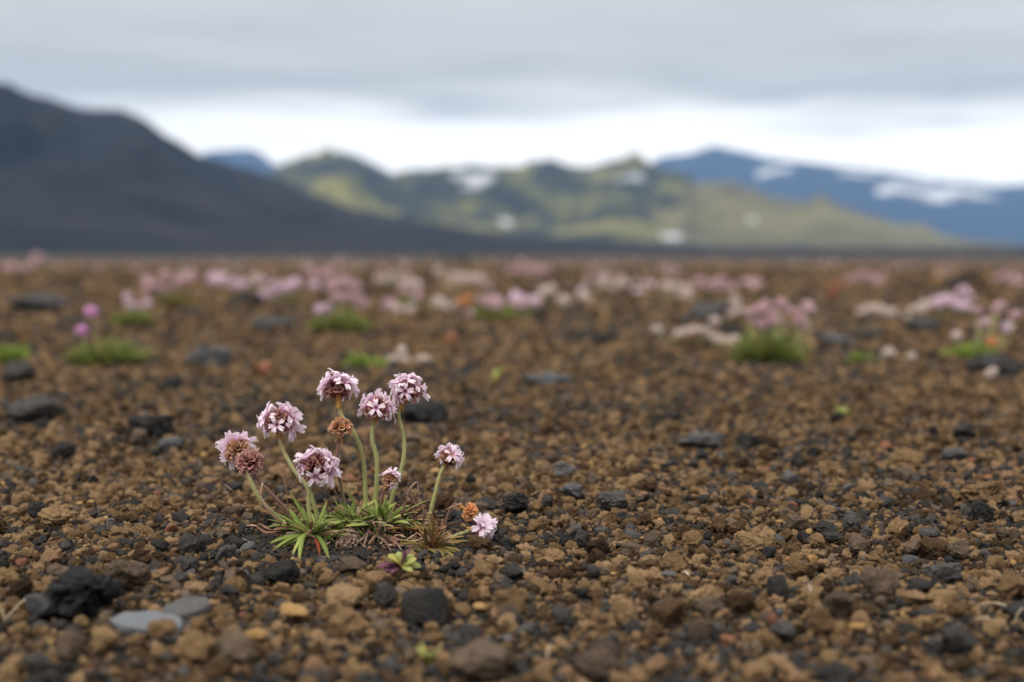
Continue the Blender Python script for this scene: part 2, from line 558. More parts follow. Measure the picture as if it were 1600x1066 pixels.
def massif(name, ridge, dist, front, back, mtl, nu=240, nv=44, rough=0.25, nscale=1.0, power=1.25, label=None, jag=0.0, seed=0.0):
    """a range whose crest is traced, with slopes falling to the plain before and behind it"""
    x0, x1 = ridge[0][0], ridge[-1][0]
    V, Fc = [], []
    for i in range(nu + 1):
        px = x0 + (x1 - x0) * i / nu
        py = interp(ridge, px) + jag * noise.noise((px * 0.03, seed, 0))
        top = at(px, py, dist)
        hx = max(top.z, 0.5)
        for j in range(nv + 1):
            v = -1 + 2 * j / nv
            d = dist + (v * front if v < 0 else v * back)
            x = top.x * (d / dist) if v < 0 else top.x
            s = (1 - abs(v)) ** power
            gul = noise.fractal((x * nscale * 0.004 + seed, d * nscale * 0.0016, seed), 0.9, 2.1, 5)
            e = 4 * abs(v) * (1 - abs(v))
            z = hx * s * (1 + rough * gul * e * 1.6)
            if abs(v) >= 0.999: z = -1.0
            V.append((x, d, z))
    w = nv + 1
    for i in range(nu):
        for j in range(nv):
            Fc.append((i * w + j, (i + 1) * w + j, (i + 1) * w + j + 1, i * w + j + 1))
    me = bpy.data.meshes.new(name)
    me.from_pydata(V, [], Fc)
    me.polygons.foreach_set('use_smooth', [True] * len(me.polygons))
    me.materials.append(mtl)
    me.update()
    o = put(name, me)
    tag(o, label, None, None, 'structure')
    return o, BVHTree.FromPolygons([Vector(v) for v in V], Fc)


lava_ridge = [(-900, -60), (-500, 20), (-250, 70), (-100, 105), (0, 130), (60, 150), (130, 170), (190, 172), (218, 182), (260, 213), (320, 246),
              (380, 262), (430, 276), (480, 300), (560, 328), (650, 343), (740, 358), (820, 368), (950, 374), (1050, 381), (1200, 386), (1400, 387), (1700, 386), (2300, 380)]
massif('lava_mountain', lava_ridge, 1500, 1000, 900, M['dark_hill'], 360, 60, 0.22, 2.5, 1.35,
       'dark bare lava mountain sloping down from the left edge', 1.5, 2.0)
green_ridge = [(250, 330), (400, 292), (450, 250), (500, 250), (528, 247), (545, 241), (575, 256), (605, 272), (650, 266), (700, 262), (760, 262),
               (800, 261), (850, 257), (920, 261), (960, 250), (985, 246), (1020, 258), (1060, 276), (1120, 310), (1200, 345), (1300, 385)]
GREEN, GREEN_T = massif('green_hills', green_ridge, 4200, 1700, 1300, M['green_hill'], 320, 80, 0.42, 1.5, 1.0,
                        'mossy green hills with snow patches in the middle distance', 2.0, 5.0)
tan_ridge = [(900, 385), (960, 352), (1030, 312), (1090, 288), (1140, 283), (1170, 294), (1210, 309), (1260, 315), (1280, 303), (1310, 319),
             (1360, 339), (1400, 350), (1440, 349), (1480, 370), (1550, 378), (1640, 388)]
TAN, TAN_T = massif('yellow_green_ridge', tan_ridge, 3500, 1100, 650, M['tan_hill'], 260, 60, 0.36, 1.6, 1.05,
                    'yellowish green ridge falling away to the right', 1.5, 9.0)
far_ridge = [(930, 300), (1000, 262), (1040, 243), (1075, 241), (1115, 228), (1160, 237), (1200, 247), (1260, 254), (1320, 261), (1400, 271), (1480, 284),
             (1560, 291), (1620, 288), (1720, 300), (2000, 320), (2300, 350)]
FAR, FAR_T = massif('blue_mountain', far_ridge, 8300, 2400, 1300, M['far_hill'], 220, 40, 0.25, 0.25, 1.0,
                    'far blue mountain with snow and low cloud patches on the right', 1.0, 13.0)
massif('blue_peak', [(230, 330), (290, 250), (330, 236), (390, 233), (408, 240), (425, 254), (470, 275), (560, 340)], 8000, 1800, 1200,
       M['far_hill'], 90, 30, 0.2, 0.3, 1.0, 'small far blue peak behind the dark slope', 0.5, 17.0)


def snow_cloud_patch(parent, tree, cx, cy, w, h, tilt=0.0, lift=5.0, seed=0):
    """a snowfield, or a white patch added for low cloud, lying on the slope that the ray meets"""
    NR, NA = 6, 44
    pts = []
    for i in range(NR + 1):
        row = []
        for j in range(NA):
            a = 2 * PI * j / NA
            rr = (i / NR) * max(0.25, 0.85 + 0.9 * noise.fractal((math.cos(a) * 1.3, math.sin(a) * 1.3, seed * 3.7), 0.8, 2.0, 4))
            dx, dy = rr * math.cos(a) * w / 2, rr * math.sin(a) * h / 2
            d = ray(cx + dx + dy * tilt, cy + dy + dx * tilt * 0.15)
            hit = tree.ray_cast(CAMV, d.normalized())
            if hit[0] is None:
                return
            row.append(hit[0] + hit[1] * (lift * (1.0 if i < NR else 0.2)) * (1 if hit[1].z > 0 else -1))
        pts.append(row)
    mb = MB()
    mb.grid(pts, [i / NR for i in range(NR + 1)], 0.5, True)
    put('snow_cloud_patch', mb.mesh('snow_cloud_patch', M['snow']), None, parent)


for i, a in enumerate([(738, 279, 66, 16, -0.2), (742, 290, 34, 18, 0.2), (988, 281, 40, 12, 0.1), (792, 350, 15, 8, 0.3)]):
    snow_cloud_patch(GREEN, GREEN_T, *a[:4], a[4], 6, i + 1)
for i, a in enumerate([(1050, 372, 30, 8, 0.2), (1176, 346, 12, 5, 0.3)]):
    snow_cloud_patch(TAN, TAN_T, *a[:4], a[4], 5, i + 20)
for i, a in enumerate([(1212, 267, 40, 11, 0), (1196, 274, 26, 6, 0), (1400, 300, 70, 9, 0.2), (1450, 306, 90, 11, 0.2), (1500, 301, 80, 9, 0), (1385, 294, 50, 6, 0), (1345, 274, 60, 6, 0.5), (1430, 285, 80, 5, 0.6), (1470, 314, 50, 6, 0), (1530, 308, 50, 6, 0.2)]):
    snow_cloud_patch(FAR, FAR_T, *a[:4], a[4], 10, i + 40)  # white patches here stand in for low cloud as well as snow


# ------------------------------------------------------------------ stones
def stone_mesh(name, mtl, seed, facets=8, lump=0.16, fine=0.05, sub=4, flat=0.8, cut=(0.55, 0.85), pits=0.0):
    bm = bmesh.new()
    bmesh.ops.create_icosphere(bm, subdivisions=sub, radius=1.0)
    rr = random.Random(seed)
    planes = []
    for _ in range(facets):
        n = Vector((rr.gauss(0, 1), rr.gauss(0, 1), rr.gauss(0, 1))).normalized()
        planes.append((n, rr.uniform(*cut)))
    o = Vector((seed * 3.17, seed * 1.31, seed * 7.7))
    for v in bm.verts:
        p = v.co.copy()
        for n, d in planes:
            k = p.dot(n) - d
            if k > 0:
                p -= n * k * 0.92
        u = v.co
        s = 1 + lump * 1.0 * noise.fractal(u * 1.5 + o, 0.9, 2.0, 3) + fine * noise.fractal(u * 6 + o, 0.8, 2.0, 3)
        if pits:
            s -= pits * max(0.0, 0.45 - noise.voronoi(u * 3.4 + o)[0][0]) * 1.6
        v.co = p * s
    mx = max(max(abs(c) for c in v.co) for v in bm.verts)
    for v in bm.verts:
        v.co = v.co / mx
        v.co.z *= flat
    me = bpy.data.meshes.new(name)
    bm.to_mesh(me)
    bm.free()
    me.polygons.foreach_set('use_smooth', [True] * len(me.polygons))
    me.materials.append(mtl)
    return me


PROTO = []       # (mesh, kind)
for i in range(9): PROTO.append((stone_mesh('scoria_pebble', M['scoria'], i + 1, 6, 0.42, 0.30, 4, 0.86, (0.5, 0.9), 0.45), 'scoria'))
for i in range(4): PROTO.append((stone_mesh('umber_pebble', M['umber'], i + 21, 7, 0.34, 0.20, 4, 0.84, (0.5, 0.85), 0.3), 'umber'))
for i in range(6): PROTO.append((stone_mesh('basalt_pebble', M['basalt'], i + 41, 8, 0.30, 0.20, 4, 0.8, (0.5, 0.85), 0.2), 'basalt'))
PROTO.append((stone_mesh('ochre_pebble', M['ochre'], 61, 5, 0.14, 0.02, 4, 0.75), 'ochre'))
PROTO.append((stone_mesh('rust_pebble', M['rust'], 71, 7, 0.24, 0.08, 4, 0.8), 'rust'))
PROTO.append((stone_mesh('slate_pebble', M['slate'], 81, 9, 0.14, 0.03, 4, 0.5), 'slate'))
KIND = {}
for i, (me, k) in enumerate(PROTO): KIND.setdefault(k, []).append(i)

STONES = []      # (x, y, radius) kept clear of gravel


def stone_at(px, py, w, h, mtl, label, cat='stone', name='stone', seed=None, facets=9, lump=0.2, fine=0.06, pits=0.0, rot=None, depth=0.85, sub=4, tilt=(0, 0), sink=0.22, cut=(0.5, 0.85)):
    """a stone whose foot meets the gravel at pixel (px, py), w by h photo pixels in size"""
    p = ground(px, py)
    k = p.y / F_PX
    sc_w = 0.94 if p.y < 1.2 else 0.92
    W, H = w * k * sc_w, h * k * sc_w * (0.95 if p.y < 1.2 else 0.8)
    sd = seed if seed is not None else int(px * 7 + py)
    me = stone_mesh(name, M[mtl], sd, facets + 3, lump * 1.15, max(fine, 0.09) * 1.3, 5 if p.y < 1.0 else sub, 1.0, cut, max(pits, 0.12))
    zs = [v.co.z for v in me.vertices]; xs = [v.co.x for v in me.vertices]
    o = put(name, me)
    hz = (max(zs) - min(zs))
    sz = H / (hz * (1 - sink))
    sx = W / (max(xs) - min(xs))
    o.scale = (sx, sx * depth, sz)
    o.rotation_euler = (tilt[0], tilt[1], rot if rot is not None else 0.0)
    o.location = (p.x, p.y + sx * depth * 0.45, p.z - min(zs) * sz - sink * hz * sz + (0.0028 if p.y < 1.6 else 0.002))
    tag(o, label, cat)
    STONES.append((p.x, p.y + sx * depth * 0.45, W * 0.5))
    return o


def slab_at(px, py, outline, thick, mtl, label, tilt, name='flat_stone'):
    """a flat broken slab: outline in photo pixels across, given real thickness and laid tilted on the gravel"""
    p = ground(px, py)
    k = p.y / F_PX
    bm = bmesh.new()
    n = len(outline)
    vt = [bm.verts.new((x * k, y * k, thick * k)) for x, y in outline]
    vb = [bm.verts.new((x * k * 1.05, y * k * 1.05, 0)) for x, y in outline]
    bm.faces.new(vt); bm.faces.new(vb[::-1])
    for i in range(n):
        j = (i + 1) % n
        bm.faces.new((vb[i], vb[j], vt[j], vt[i]))
    bmesh.ops.bevel(bm, geom=[e for e in bm.edges], offset=2.0 * k, segments=2, affect='EDGES')
    bmesh.ops.triangulate(bm, faces=bm.faces[:])
    bmesh.ops.subdivide_edges(bm, edges=bm.edges[:], cuts=2, use_grid_fill=True)
    for v in bm.verts:
        v.co += Vector((0, 0, 1)) * (1.9 * k * noise.fractal(v.co / (18 * k) + Vector((px, py, 0)), 1.0, 2.0, 4))
        v.co.x += 1.5 * k * noise.noise(v.co / (11 * k))
        v.co.y += 1.5 * k * noise.noise(v.co / (9 * k) + Vector((9, 0, 0)))
    s = 60 * k
    for v in bm.verts: v.co /= s
    me = bpy.data.meshes.new(name)
    bm.to_mesh(me); bm.free()
    me.materials.append(M[mtl])
    o = put(name, me)
    o.scale = (s, s, s)
    o.rotation_euler = tilt
    o.location = (p.x, p.y + 8 * k, p.z + 3 * k)
    tag(o, label, 'stone')
    STONES.append((p.x, p.y + 8 * k, 50 * k))
    return o


# foreground, left
stone_at(122, 972, 150, 72, 'lava', 'big jagged black lava rock lying at the lower left', 'rock', 'lava_rock', 5, 10, 0.42, 0.2, 0.7, 0.3, 0.75, 5)
stone_at(70, 976, 66, 42, 'slate', 'small grey angular stone leaning on the black lava rock', 'stone', 'stone', 15, 12, 0.08, 0.02, 0, 0.2, 0.7, tilt=(0.3, 0.2))
slab_at(287, 968, [(-45, -8), (-30, 30), (6, 44), (36, 30), (42, 2), (8, -14)], 10, 'slate',
        'thin dark slate slab tilted up beside the pale blue slab', (0.34, -0.16, 0.15))
slab_at(224, 990, [(-62, 2), (-44, 34), (4, 44), (50, 30), (62, -4), (20, -22), (-30, -18)], 13, 'pale_slate',
        'pale blue grey flat slab among brown pebbles, lower left', (0.24, 0.05, -0.06))
stone_at(196, 928, 84, 46, 'umber', 'large brown rough rock right above the dark slate slab', 'rock', 'rock', 31, 8, 0.3, 0.14, 0.2)
stone_at(106, 1042, 52, 50, 'umber', 'rounded grey brown stone below the black lava rock', seed=33, facets=6, lump=0.12, sink=0.15)
stone_at(159, 1029, 52, 42, 'scoria', 'round ochre brown stone just left below the pale blue slab', seed=35, facets=5, lump=0.15)
stone_at(252, 1008, 50, 28, 'scoria', 'brown lump against the front edge of the pale blue slab', seed=36)
stone_at(311, 1000, 32, 28, 'scoria', 'small tan stone right of the pale blue slab', seed=37)
stone_at(368, 1042, 70, 48, 'umber', 'dark brown stone in front, below the plant on the left', seed=38, lump=0.14)
stone_at(402, 1013, 46, 17, 'ochre', 'flat yellow ochre pebble below the dark round stone', 'pebble', 'pebble', 39, 5, 0.1, 0.02)
stone_at(456, 978, 50, 22, 'ochre', 'elongated tan yellow pebble left of the large tan stone', 'pebble', 'pebble', 40, 5, 0.1, 0.02, tilt=(0, 0.2))
# in front of the plant
stone_at(441, 921, 62, 40, 'basalt', 'smooth dark grey stone right in front of the leaf rosette', seed=51, facets=4, lump=0.12, fine=0.02, sink=0.15)
stone_at(549, 902, 50, 21, 'umber', 'flat brown stone in front of the withered seed head', seed=53)
stone_at(509, 921, 30, 20, 'scoria', 'small tan stone between dark round stone and flat brown stone', seed=54)
stone_at(583, 926, 28, 24, 'scoria', 'small angular brown stone below the yellow green seedling', seed=57)
stone_at(532, 965, 66, 44, 'scoria', 'large tan stone below the plant, leaning on another tan one', 'rock', 'rock', 55, 10, 0.2, 0.08)
stone_at(540, 998, 64, 44, 'scoria', 'blurred tan rock in front of the large tan stone', 'rock', 'rock', 56, 10, 0.2, 0.08)
stone_at(600, 957, 46, 40, 'basalt', 'dark pebble right of the large tan stone', seed=58)
stone_at(664, 982, 84, 56, 'basalt', 'dark angular block in front of the seedling', 'rock', 'rock', 59, 11, 0.12, 0.05)
stone_at(800, 965, 60, 40, 'scoria', 'tan brown stone right of the dark angular block', seed=60)
stone_at(756, 1068, 110, 56, 'umber', 'big blurred dark stone at the bottom edge, below the plant', 'rock', 'rock', 62, 7, 0.16, 0.05)
stone_at(932, 1066, 84, 50, 'umber', 'blurred grey brown stone at the bottom edge near the middle', 'rock', 'rock', 63, 7, 0.16, 0.05)
# right foreground
for a in [(1056, 903, 46, 32, 'scoria', 'rounded tan stone, largest of the pair near bottom centre', 64, 6),
          (1022, 921, 38, 28, 'scoria', 'angular orange tan stone left of the rounded tan stone', 65, 9),
          (1084, 863, 36, 27, 'scoria', 'round ochre brown stone with a black pebble on its right', 66, 6),
          (1106, 852, 15, 15, 'basalt', 'black pebble touching the round ochre brown stone', 67, 7),
          (1170, 870, 52, 34, 'scoria', 'rough brown stone, leftmost of two joined lumps', 68, 7),
          (1198, 868, 34, 42, 'scoria', 'taller rough brown stone against the joined brown lump', 69, 7),
          (935, 876, 44, 30, 'scoria', 'brown pitted stone right of the pink flower lying low', 70, 7),
          (910, 860, 32, 25, 'basalt', 'black angular stone behind the brown pitted stone', 71, 9),
          (935, 890, 30, 26, 'scoria', 'brown blocky stone beside a dark pebble, centre', 72, 7),
          (928, 908, 26, 16, 'basalt', 'dark pebble in front of the brown blocky stone', 73, 7),
          (975, 985, 48, 40, 'scoria', 'tan rock with a steep face, bottom centre', 74, 10),
          (1050, 985, 60, 42, 'scoria', 'broad tan rock right of the steep tan rock', 75, 9),
          (1155, 965, 54, 32, 'scoria', 'cracked brown stone at the bottom, right of centre', 76, 8),
          (1093, 1005, 44, 28, 'umber', 'pale brown oval stone at the bottom, right of the broad tan rock', 77, 5),
          (1241, 840, 38, 28, 'umber', 'rounded dark brown stone on the right', 78, 6),
          (1294, 842, 40, 22, 'basalt', 'blue black stone lying on a darker one', 79, 9),
          (1302, 854, 38, 16, 'basalt', 'black flat pebble under the blue black stone', 80, 7),
          (1276, 862, 26, 22, 'scoria', 'tan stone below the rounded dark brown stone', 81, 7),
          (1345, 872, 40, 30, 'umber', 'dark brown broken stone right of the black flat pebble', 82, 10),
          (1404, 848, 42, 34, 'scoria', 'tall tan angular stone on the right', 83, 10),
          (1461, 877, 52, 30, 'scoria', 'flat topped brown stone with dark underside', 84, 8),
          (1506, 860, 30, 22, 'scoria', 'round tan stone right of the flat topped brown stone', 85, 5),
          (1567, 848, 24, 16, 'umber', 'oval grey brown pebble near the right edge', 86, 4),
          (1455, 850, 34, 16, 'basalt', 'black flat stone behind the flat topped brown stone', 87, 8),
          (1500, 880, 38, 30, 'umber', 'grey brown stone touching the flat topped brown stone', 88, 7),
          (1376, 946, 70, 54, 'umber', 'large dark brown rock, biggest on the right foreground', 89, 9),
          (1476, 914, 62, 26, 'basalt', 'wide black stone right of the large dark brown rock', 90, 9),
          (1437, 936, 46, 22, 'basalt', 'black lens shaped stone just right of the large dark brown rock', 91, 6),
          (1554, 902, 32, 26, 'scoria', 'cube shaped tan stone by the right edge', 92, 12),
          (1582, 944, 50, 46, 'scoria', 'large tan rock cut by the right edge', 93, 10),
          (1269, 889, 20, 15, 'ochre', 'bright yellow pebble on the right', 94, 6),
          (1246, 890, 26, 20, 'scoria', 'ochre stone just left of the bright yellow pebble', 95, 7),
          (1337, 913, 18, 12, 'ochre', 'small orange yellow pebble left of the large dark brown rock', 96, 4),
          (1255, 912, 60, 26, 'scoria', 'broad low brown stone below the bright yellow pebble', 97, 6),
          (1215, 942, 36, 36, 'basalt', 'dark rounded stone below the broad low brown stone', 98, 6),
          (1310, 975, 56, 44, 'umber', 'mixed grey and brown stone below the large dark brown rock', 99, 9),
          (1285, 1000, 60, 40, 'scoria', 'rough brown stone pile piece, bottom right', 100, 8),
          (1225, 1010, 44, 30, 'basalt', 'dark blurred stone at the bottom right of centre', 101, 7),
          (1208, 990, 26, 20, 'rust', 'orange rusty pebble at the bottom, right of centre', 102, 6),
          (1340, 998, 36, 14, 'ochre', 'flat yellow orange pebble at the bottom right', 103, 5),
          (1480, 955, 60, 24, 'scoria', 'wedge shaped tan stone below the wide black stone', 104, 8),
          (1500, 1030, 64, 44, 'basalt', 'dark blurred rock near the bottom right corner', 105, 8)]:
    small = a[2] < 28
    stone_at(a[0], a[1], a[2], a[3], a[4], a[5], 'pebble' if small else ('rock' if a[2] > 58 else 'stone'),
             'pebble' if small else ('rock' if a[2] > 58 else 'stone'), a[6], a[7],
             0.24 if a[4] in ('scoria', 'umber') else 0.14, 0.12 if a[4] == 'scoria' else 0.05, 0.2 if a[4] == 'scoria' else 0.0)
# middle distance and background
for a in [(893, 787, 40, 26, 'slate', 'grey blocky stone right of the orange faded flower', 111, 10),
          (881, 752, 46, 26, 'slate', 'grey stone with light top, behind the grey blocky stone', 112, 9),
          (960, 800, 52, 26, 'basalt', 'low black stone right of the grey blocky stone', 113, 8),
          (805, 808, 46, 34, 'basalt', 'black lumpy stone right behind the pink flower lying low', 114, 8),
          (1100, 705, 84, 24, 'slate', 'flat grey stone in the middle, beside a black one', 115, 9),
          (1168, 704, 46, 22, 'basalt', 'black stone right of the flat grey stone', 116, 8),
          (862, 606, 96, 24, 'pale_slate', 'pale flat blurred stone in the middle behind the flowers', 117, 10),
          (652, 664, 92, 36, 'basalt', 'dark blurred stone behind the tallest flower heads', 118, 7),
          (227, 688, 84, 36, 'basalt', 'dark grey rounded rock left behind the flowers', 119, 6),
          (262, 710, 50, 22, 'slate', 'grey stone in front of the dark grey rounded rock', 120, 7),
          (92, 722, 48, 28, 'basalt', 'black stone with a pale top, left side', 121, 9),
          (48, 664, 104, 46, 'basalt', 'big dark rock mass at the left edge', 122, 9),
          (28, 602, 70, 46, 'basalt', 'black rock at the left edge below the green tuft', 123, 8),
          (330, 576, 90, 48, 'slate', 'grey stone right of the green cushion with two pink heads', 124, 7),
          (270, 606, 36, 16, 'basalt', 'small black stone left below the grey stone', 125, 7),
          (384, 482, 54, 34, 'basalt', 'dark stone far off among pale flowers, left of centre', 126, 7),
          (66, 490, 120, 40, 'slate', 'wide grey stone far off at the left', 127, 7),
          (425, 520, 88, 30, 'slate', 'low grey stone left of the green tuft', 128, 7),
          (940, 543, 76, 36, 'basalt', 'dark stone left of the white flowered cushion', 129, 9),
          (985, 520, 34, 26, 'basalt', 'small dark stone on the right of the dark stone', 130, 8),
          (1108, 504, 90, 40, 'slate', 'grey stone behind the white flowered cushion', 131, 7),
          (1145, 530, 40, 26, 'basalt', 'dark stone left of the big pink thrift clump', 132, 7),
          (1312, 545, 66, 30, 'slate', 'grey stone right of the big pink thrift clump', 133, 7),
          (1362, 538, 46, 34, 'basalt', 'black stone behind, right of the grey stone', 134, 8),
          (1560, 588, 112, 46, 'basalt', 'large dark rock near the right edge', 135, 8),
          (1450, 522, 70, 34, 'slate', 'greyish stone in front of pale heads on the right', 136, 7),
          (1512, 450, 64, 30, 'basalt', 'distant dark stone upper right', 137, 6),
          (712, 413, 46, 18, 'basalt', 'tiny dark stone on the skyline near the middle', 138, 6),
          (1510, 688, 40, 26, 'basalt', 'tilted black stone on the right side', 139, 8),
          (1495, 725, 40, 20, 'slate', 'blue grey stone below the tilted black stone', 140, 8),
          (1420, 738, 70, 30, 'scoria', 'broad tan stone in the middle ground, right', 141, 8),
          (1310, 662, 26, 14, 'basalt', 'small black stone under a yellow sprig', 142, 6),
          (1550, 796, 90, 42, 'scoria', 'long brown rough rock near the right edge', 143, 8),
          (1536, 818, 44, 30, 'basalt', 'black stone in front of the long brown rough rock', 144, 8),
          (85, 830, 60, 36, 'scoria', 'tan stone on the left, blocky', 145, 8),
          (10, 712, 44, 30, 'scoria', 'brown stone with dark hollow at the left edge', 146, 8),
          (300, 500, 50, 22, 'basalt', 'dark stone right of the brown tuft, far left', 147, 7),
          (215, 700, 30, 26, 'umber', 'brown grey stone left of the grey stone', 148, 6),
          (640, 700, 40, 18, 'umber', 'brown stone right behind the rightmost tall stem', 149, 6)]:
    big = a[2] > 66
    stone_at(a[0], a[1], a[2], a[3], a[4], a[5], 'rock' if big else 'stone', 'rock' if big else 'stone', a[6], a[7],
             0.30, 0.14, 0.1, depth=0.9)


# ------------------------------------------------------------------ loose gravel
def sm(a, b, x):
    t = np.clip((x - a) / (b - a), 0, 1)
    return t * t * (3 - 2 * t)


def jitter_grid(x0, x1, y0, y1, s):
    xs = np.arange(x0, x1, s); ys = np.arange(y0, y1, s * 0.92)
    X, Y = np.meshgrid(xs, ys)
    X = X + (np.arange(len(ys)) % 2)[:, None] * s * 0.5
    X = X + RNG.uniform(-0.36, 0.36, X.shape) * s
    Y = Y + RNG.uniform(-0.36, 0.36, Y.shape) * s
    return X.ravel(), Y.ravel()


SAR = np.array(STONES)


def clear_of_stones(X, Y, r):
    ok = np.ones(len(X), bool)
    for sx, sy, sr in STONES:
        ok &= (X - sx) ** 2 + (Y - sy) ** 2 > (sr * 0.8 + 0.15 * r) ** 2
    return ok


def soil_zone(X, Y):
    dx = (X - PLANT_C.x - 0.006) / 0.058
    dy = (Y - PLANT_C.y + 0.012) / 0.036
    return dx * dx + dy * dy


def wedge(X, Y, k=0.52, m=0.10):
    return np.abs(X) < Y * k + m


# layers: (pebble radius range, spacing, y range)
pts = []
for (r0, r1, s, y0, y1, lift) in [(0.0034, 0.0070, 0.0205, 0.33, 2.4, 0.5), (0.0019, 0.0042, 0.0066, 0.33, 1.75, 0.65),
                                  (0.0010, 0.0022, 0.0036, 0.34, 1.00, 0.7), (0.0005, 0.0012, 0.0022, 0.48, 0.80, 0.5)]:
    X, Y = jitter_grid(-1.35, 1.35, y0, y1, s)
    R = RNG.uniform(0, 1, len(X)) ** 1.7 * (r1 - r0) + r0
    ok = wedge(X, Y) & clear_of_stones(X, Y, R)
    q = soil_zone(X, Y)
    ok &= (q > 1.0) | ((R < 0.0016) & (RNG.uniform(0, 1, len(X)) < 0.4))
    X, Y, R = X[ok], Y[ok], R[ok]
    pts.append((X, Y, R, np.full(len(X), lift)))
# further away the pieces one can make out are larger: log-polar scatter
n_far = 64000
th = RNG.uniform(-0.52, 0.52, n_far)
rr = np.exp(RNG.uniform(math.log(1.45), math.log(14.0), n_far))
X, Y = rr * np.sin(th), rr * np.cos(th)
R = (0.0030 + 0.0055 * RNG.uniform(0, 1, n_far) ** 2.2) * np.clip(rr / 1.7, 1.0, 2.6)
ok = clear_of_stones(X, Y, R)
pts.append((X[ok], Y[ok], R[ok], np.full(ok.sum(), 0.35)))
X = np.concatenate([p[0] for p in pts]); Y = np.concatenate([p[1] for p in pts])
R = np.concatenate([p[2] for p in pts]); LIFT = np.concatenate([p[3] for p in pts])
N = len(X)
Z = np.array([gh(float(x), float(y)) for x, y in zip(X, Y)])
# colour families come in drifts
patch = np.array([noise.noise((float(x) * 6, float(y) * 6, 1.3)) + 0.6 * noise.noise((float(x) * 19, float(y) * 19, 4.3)) for x, y in zip(X, Y)])
q = soil_zone(X, Y)
broad = np.array([noise.noise((float(x) * 1.7, float(y) * 1.3, 8.8)) for x, y in zip(X, Y)])
pdark = np.clip(0.23 + 0.30 * patch + 0.30 * broad * sm(0.7, 1.2, Y) + 0.14 * (1 - sm(0.42, 0.58, Y)), 0.06, 0.70)
pdark = np.where(q < 1.3, 0.8, pdark + 0.22 * (R < 0.0018))
u = RNG.uniform(0, 1, N); u2 = RNG.uniform(0, 1, N)
idx = np.zeros(N, int)


def pick(kind, mask):
    ch = np.array(KIND[kind])
    idx[mask] = ch[RNG.integers(0, len(ch), mask.sum())]


pick('scoria', np.ones(N, bool))
pick('umber', u2 < 0.15)
pick('ochre', (u2 > 0.992) & (R < 0.003))
pick('rust', (u2 > 0.981) & (u2 <= 0.988))
dk = u < pdark
pick('basalt', dk)
pick('slate', dk & (u2 > 0.97))
ROT = np.stack([RNG.normal(0, 0.45, N), RNG.normal(0, 0.45, N), RNG.uniform(0, 2 * PI, N)], 1)
SCL = np.stack([RNG.uniform(0.85, 1.3, N), RNG.uniform(0.75, 1.1, N), RNG.uniform(0.65, 1.05, N)], 1) * R[:, None]
PZ = Z + SCL[:, 2] * (0.28 + LIFT * RNG.uniform(-0.2, 1.0, N))

# the largest in the picture become pieces of their own, the rest is one mass
seen = (np.abs(X) < Y * 0.37) & (Y > 0.425) & (Y < 1.5)
size_px = np.where(seen, R / Y, 0)
order = np.argsort(-size_px)[:240]
single = np.zeros(N, bool); single[order] = True
for i in order:
    o = bpy.data.objects.new('pebble', PROTO[idx[i]][0])
    COL.objects.link(o)
    o.location = (X[i], Y[i], PZ[i]); o.rotation_euler = ROT[i]; o.scale = SCL[i]
    o.parent = GROUND

keep = ~single
gm = bpy.data.meshes.new('gravel')
gm.from_pydata(np.stack([X, Y, PZ], 1)[keep].tolist(), [], [])
for nm, typ, arr in (('rot', 'FLOAT_VECTOR', ROT), ('scl', 'FLOAT_VECTOR', SCL)):
    a = gm.attributes.new(nm, typ, 'POINT'); a.data.foreach_set('vector', arr[keep].astype(np.float32).ravel())
a = gm.attributes.new('idx', 'INT', 'POINT'); a.data.foreach_set('value', idx[keep].astype(np.int32))
gravel = put('gravel', gm)
tag(gravel, 'loose brown and black volcanic gravel covering the ground', 'gravel', None, 'stuff')
pc = bpy.data.collections.new('pebble_shapes')
for i, (me, k) in enumerate(PROTO):
    po = bpy.data.objects.new('shape_%02d' % i, me)
    pc.objects.link(po)
ng = bpy.data.node_groups.new('scatter_gravel', 'GeometryNodeTree')
ng.interface.new_socket('Geometry', in_out='INPUT', socket_type='NodeSocketGeometry')
ng.interface.new_socket('Geometry', in_out='OUTPUT', socket_type='NodeSocketGeometry')
gi = ng.nodes.new('NodeGroupInput'); go = ng.nodes.new('NodeGroupOutput')
ci = ng.nodes.new('GeometryNodeCollectionInfo')
ci.inputs['Collection'].default_value = pc
ci.inputs['Separate Children'].default_value = True
ci.inputs['Reset Children'].default_value = True
iop = ng.nodes.new('GeometryNodeInstanceOnPoints')
iop.inputs['Pick Instance'].default_value = True


def named(nm, typ):
    nd = ng.nodes.new('GeometryNodeInputNamedAttribute')
    nd.data_type = typ
    nd.inputs['Name'].default_value = nm
    return nd.outputs['Attribute']


e2r = ng.nodes.new('FunctionNodeEulerToRotation')
ng.links.new(named('rot', 'FLOAT_VECTOR'), e2r.inputs[0])
ng.links.new(gi.outputs[0], iop.inputs['Points'])
ng.links.new(ci.outputs[0], iop.inputs['Instance'])
ng.links.new(named('idx', 'INT'), iop.inputs['Instance Index'])
ng.links.new(e2r.outputs[0], iop.inputs['Rotation'])
ng.links.new(named('scl', 'FLOAT_VECTOR'), iop.inputs['Scale'])
ng.links.new(iop.outputs[0], go.inputs[0])
md = gravel.modifiers.new('scatter', 'NODES')
md.node_group = ng

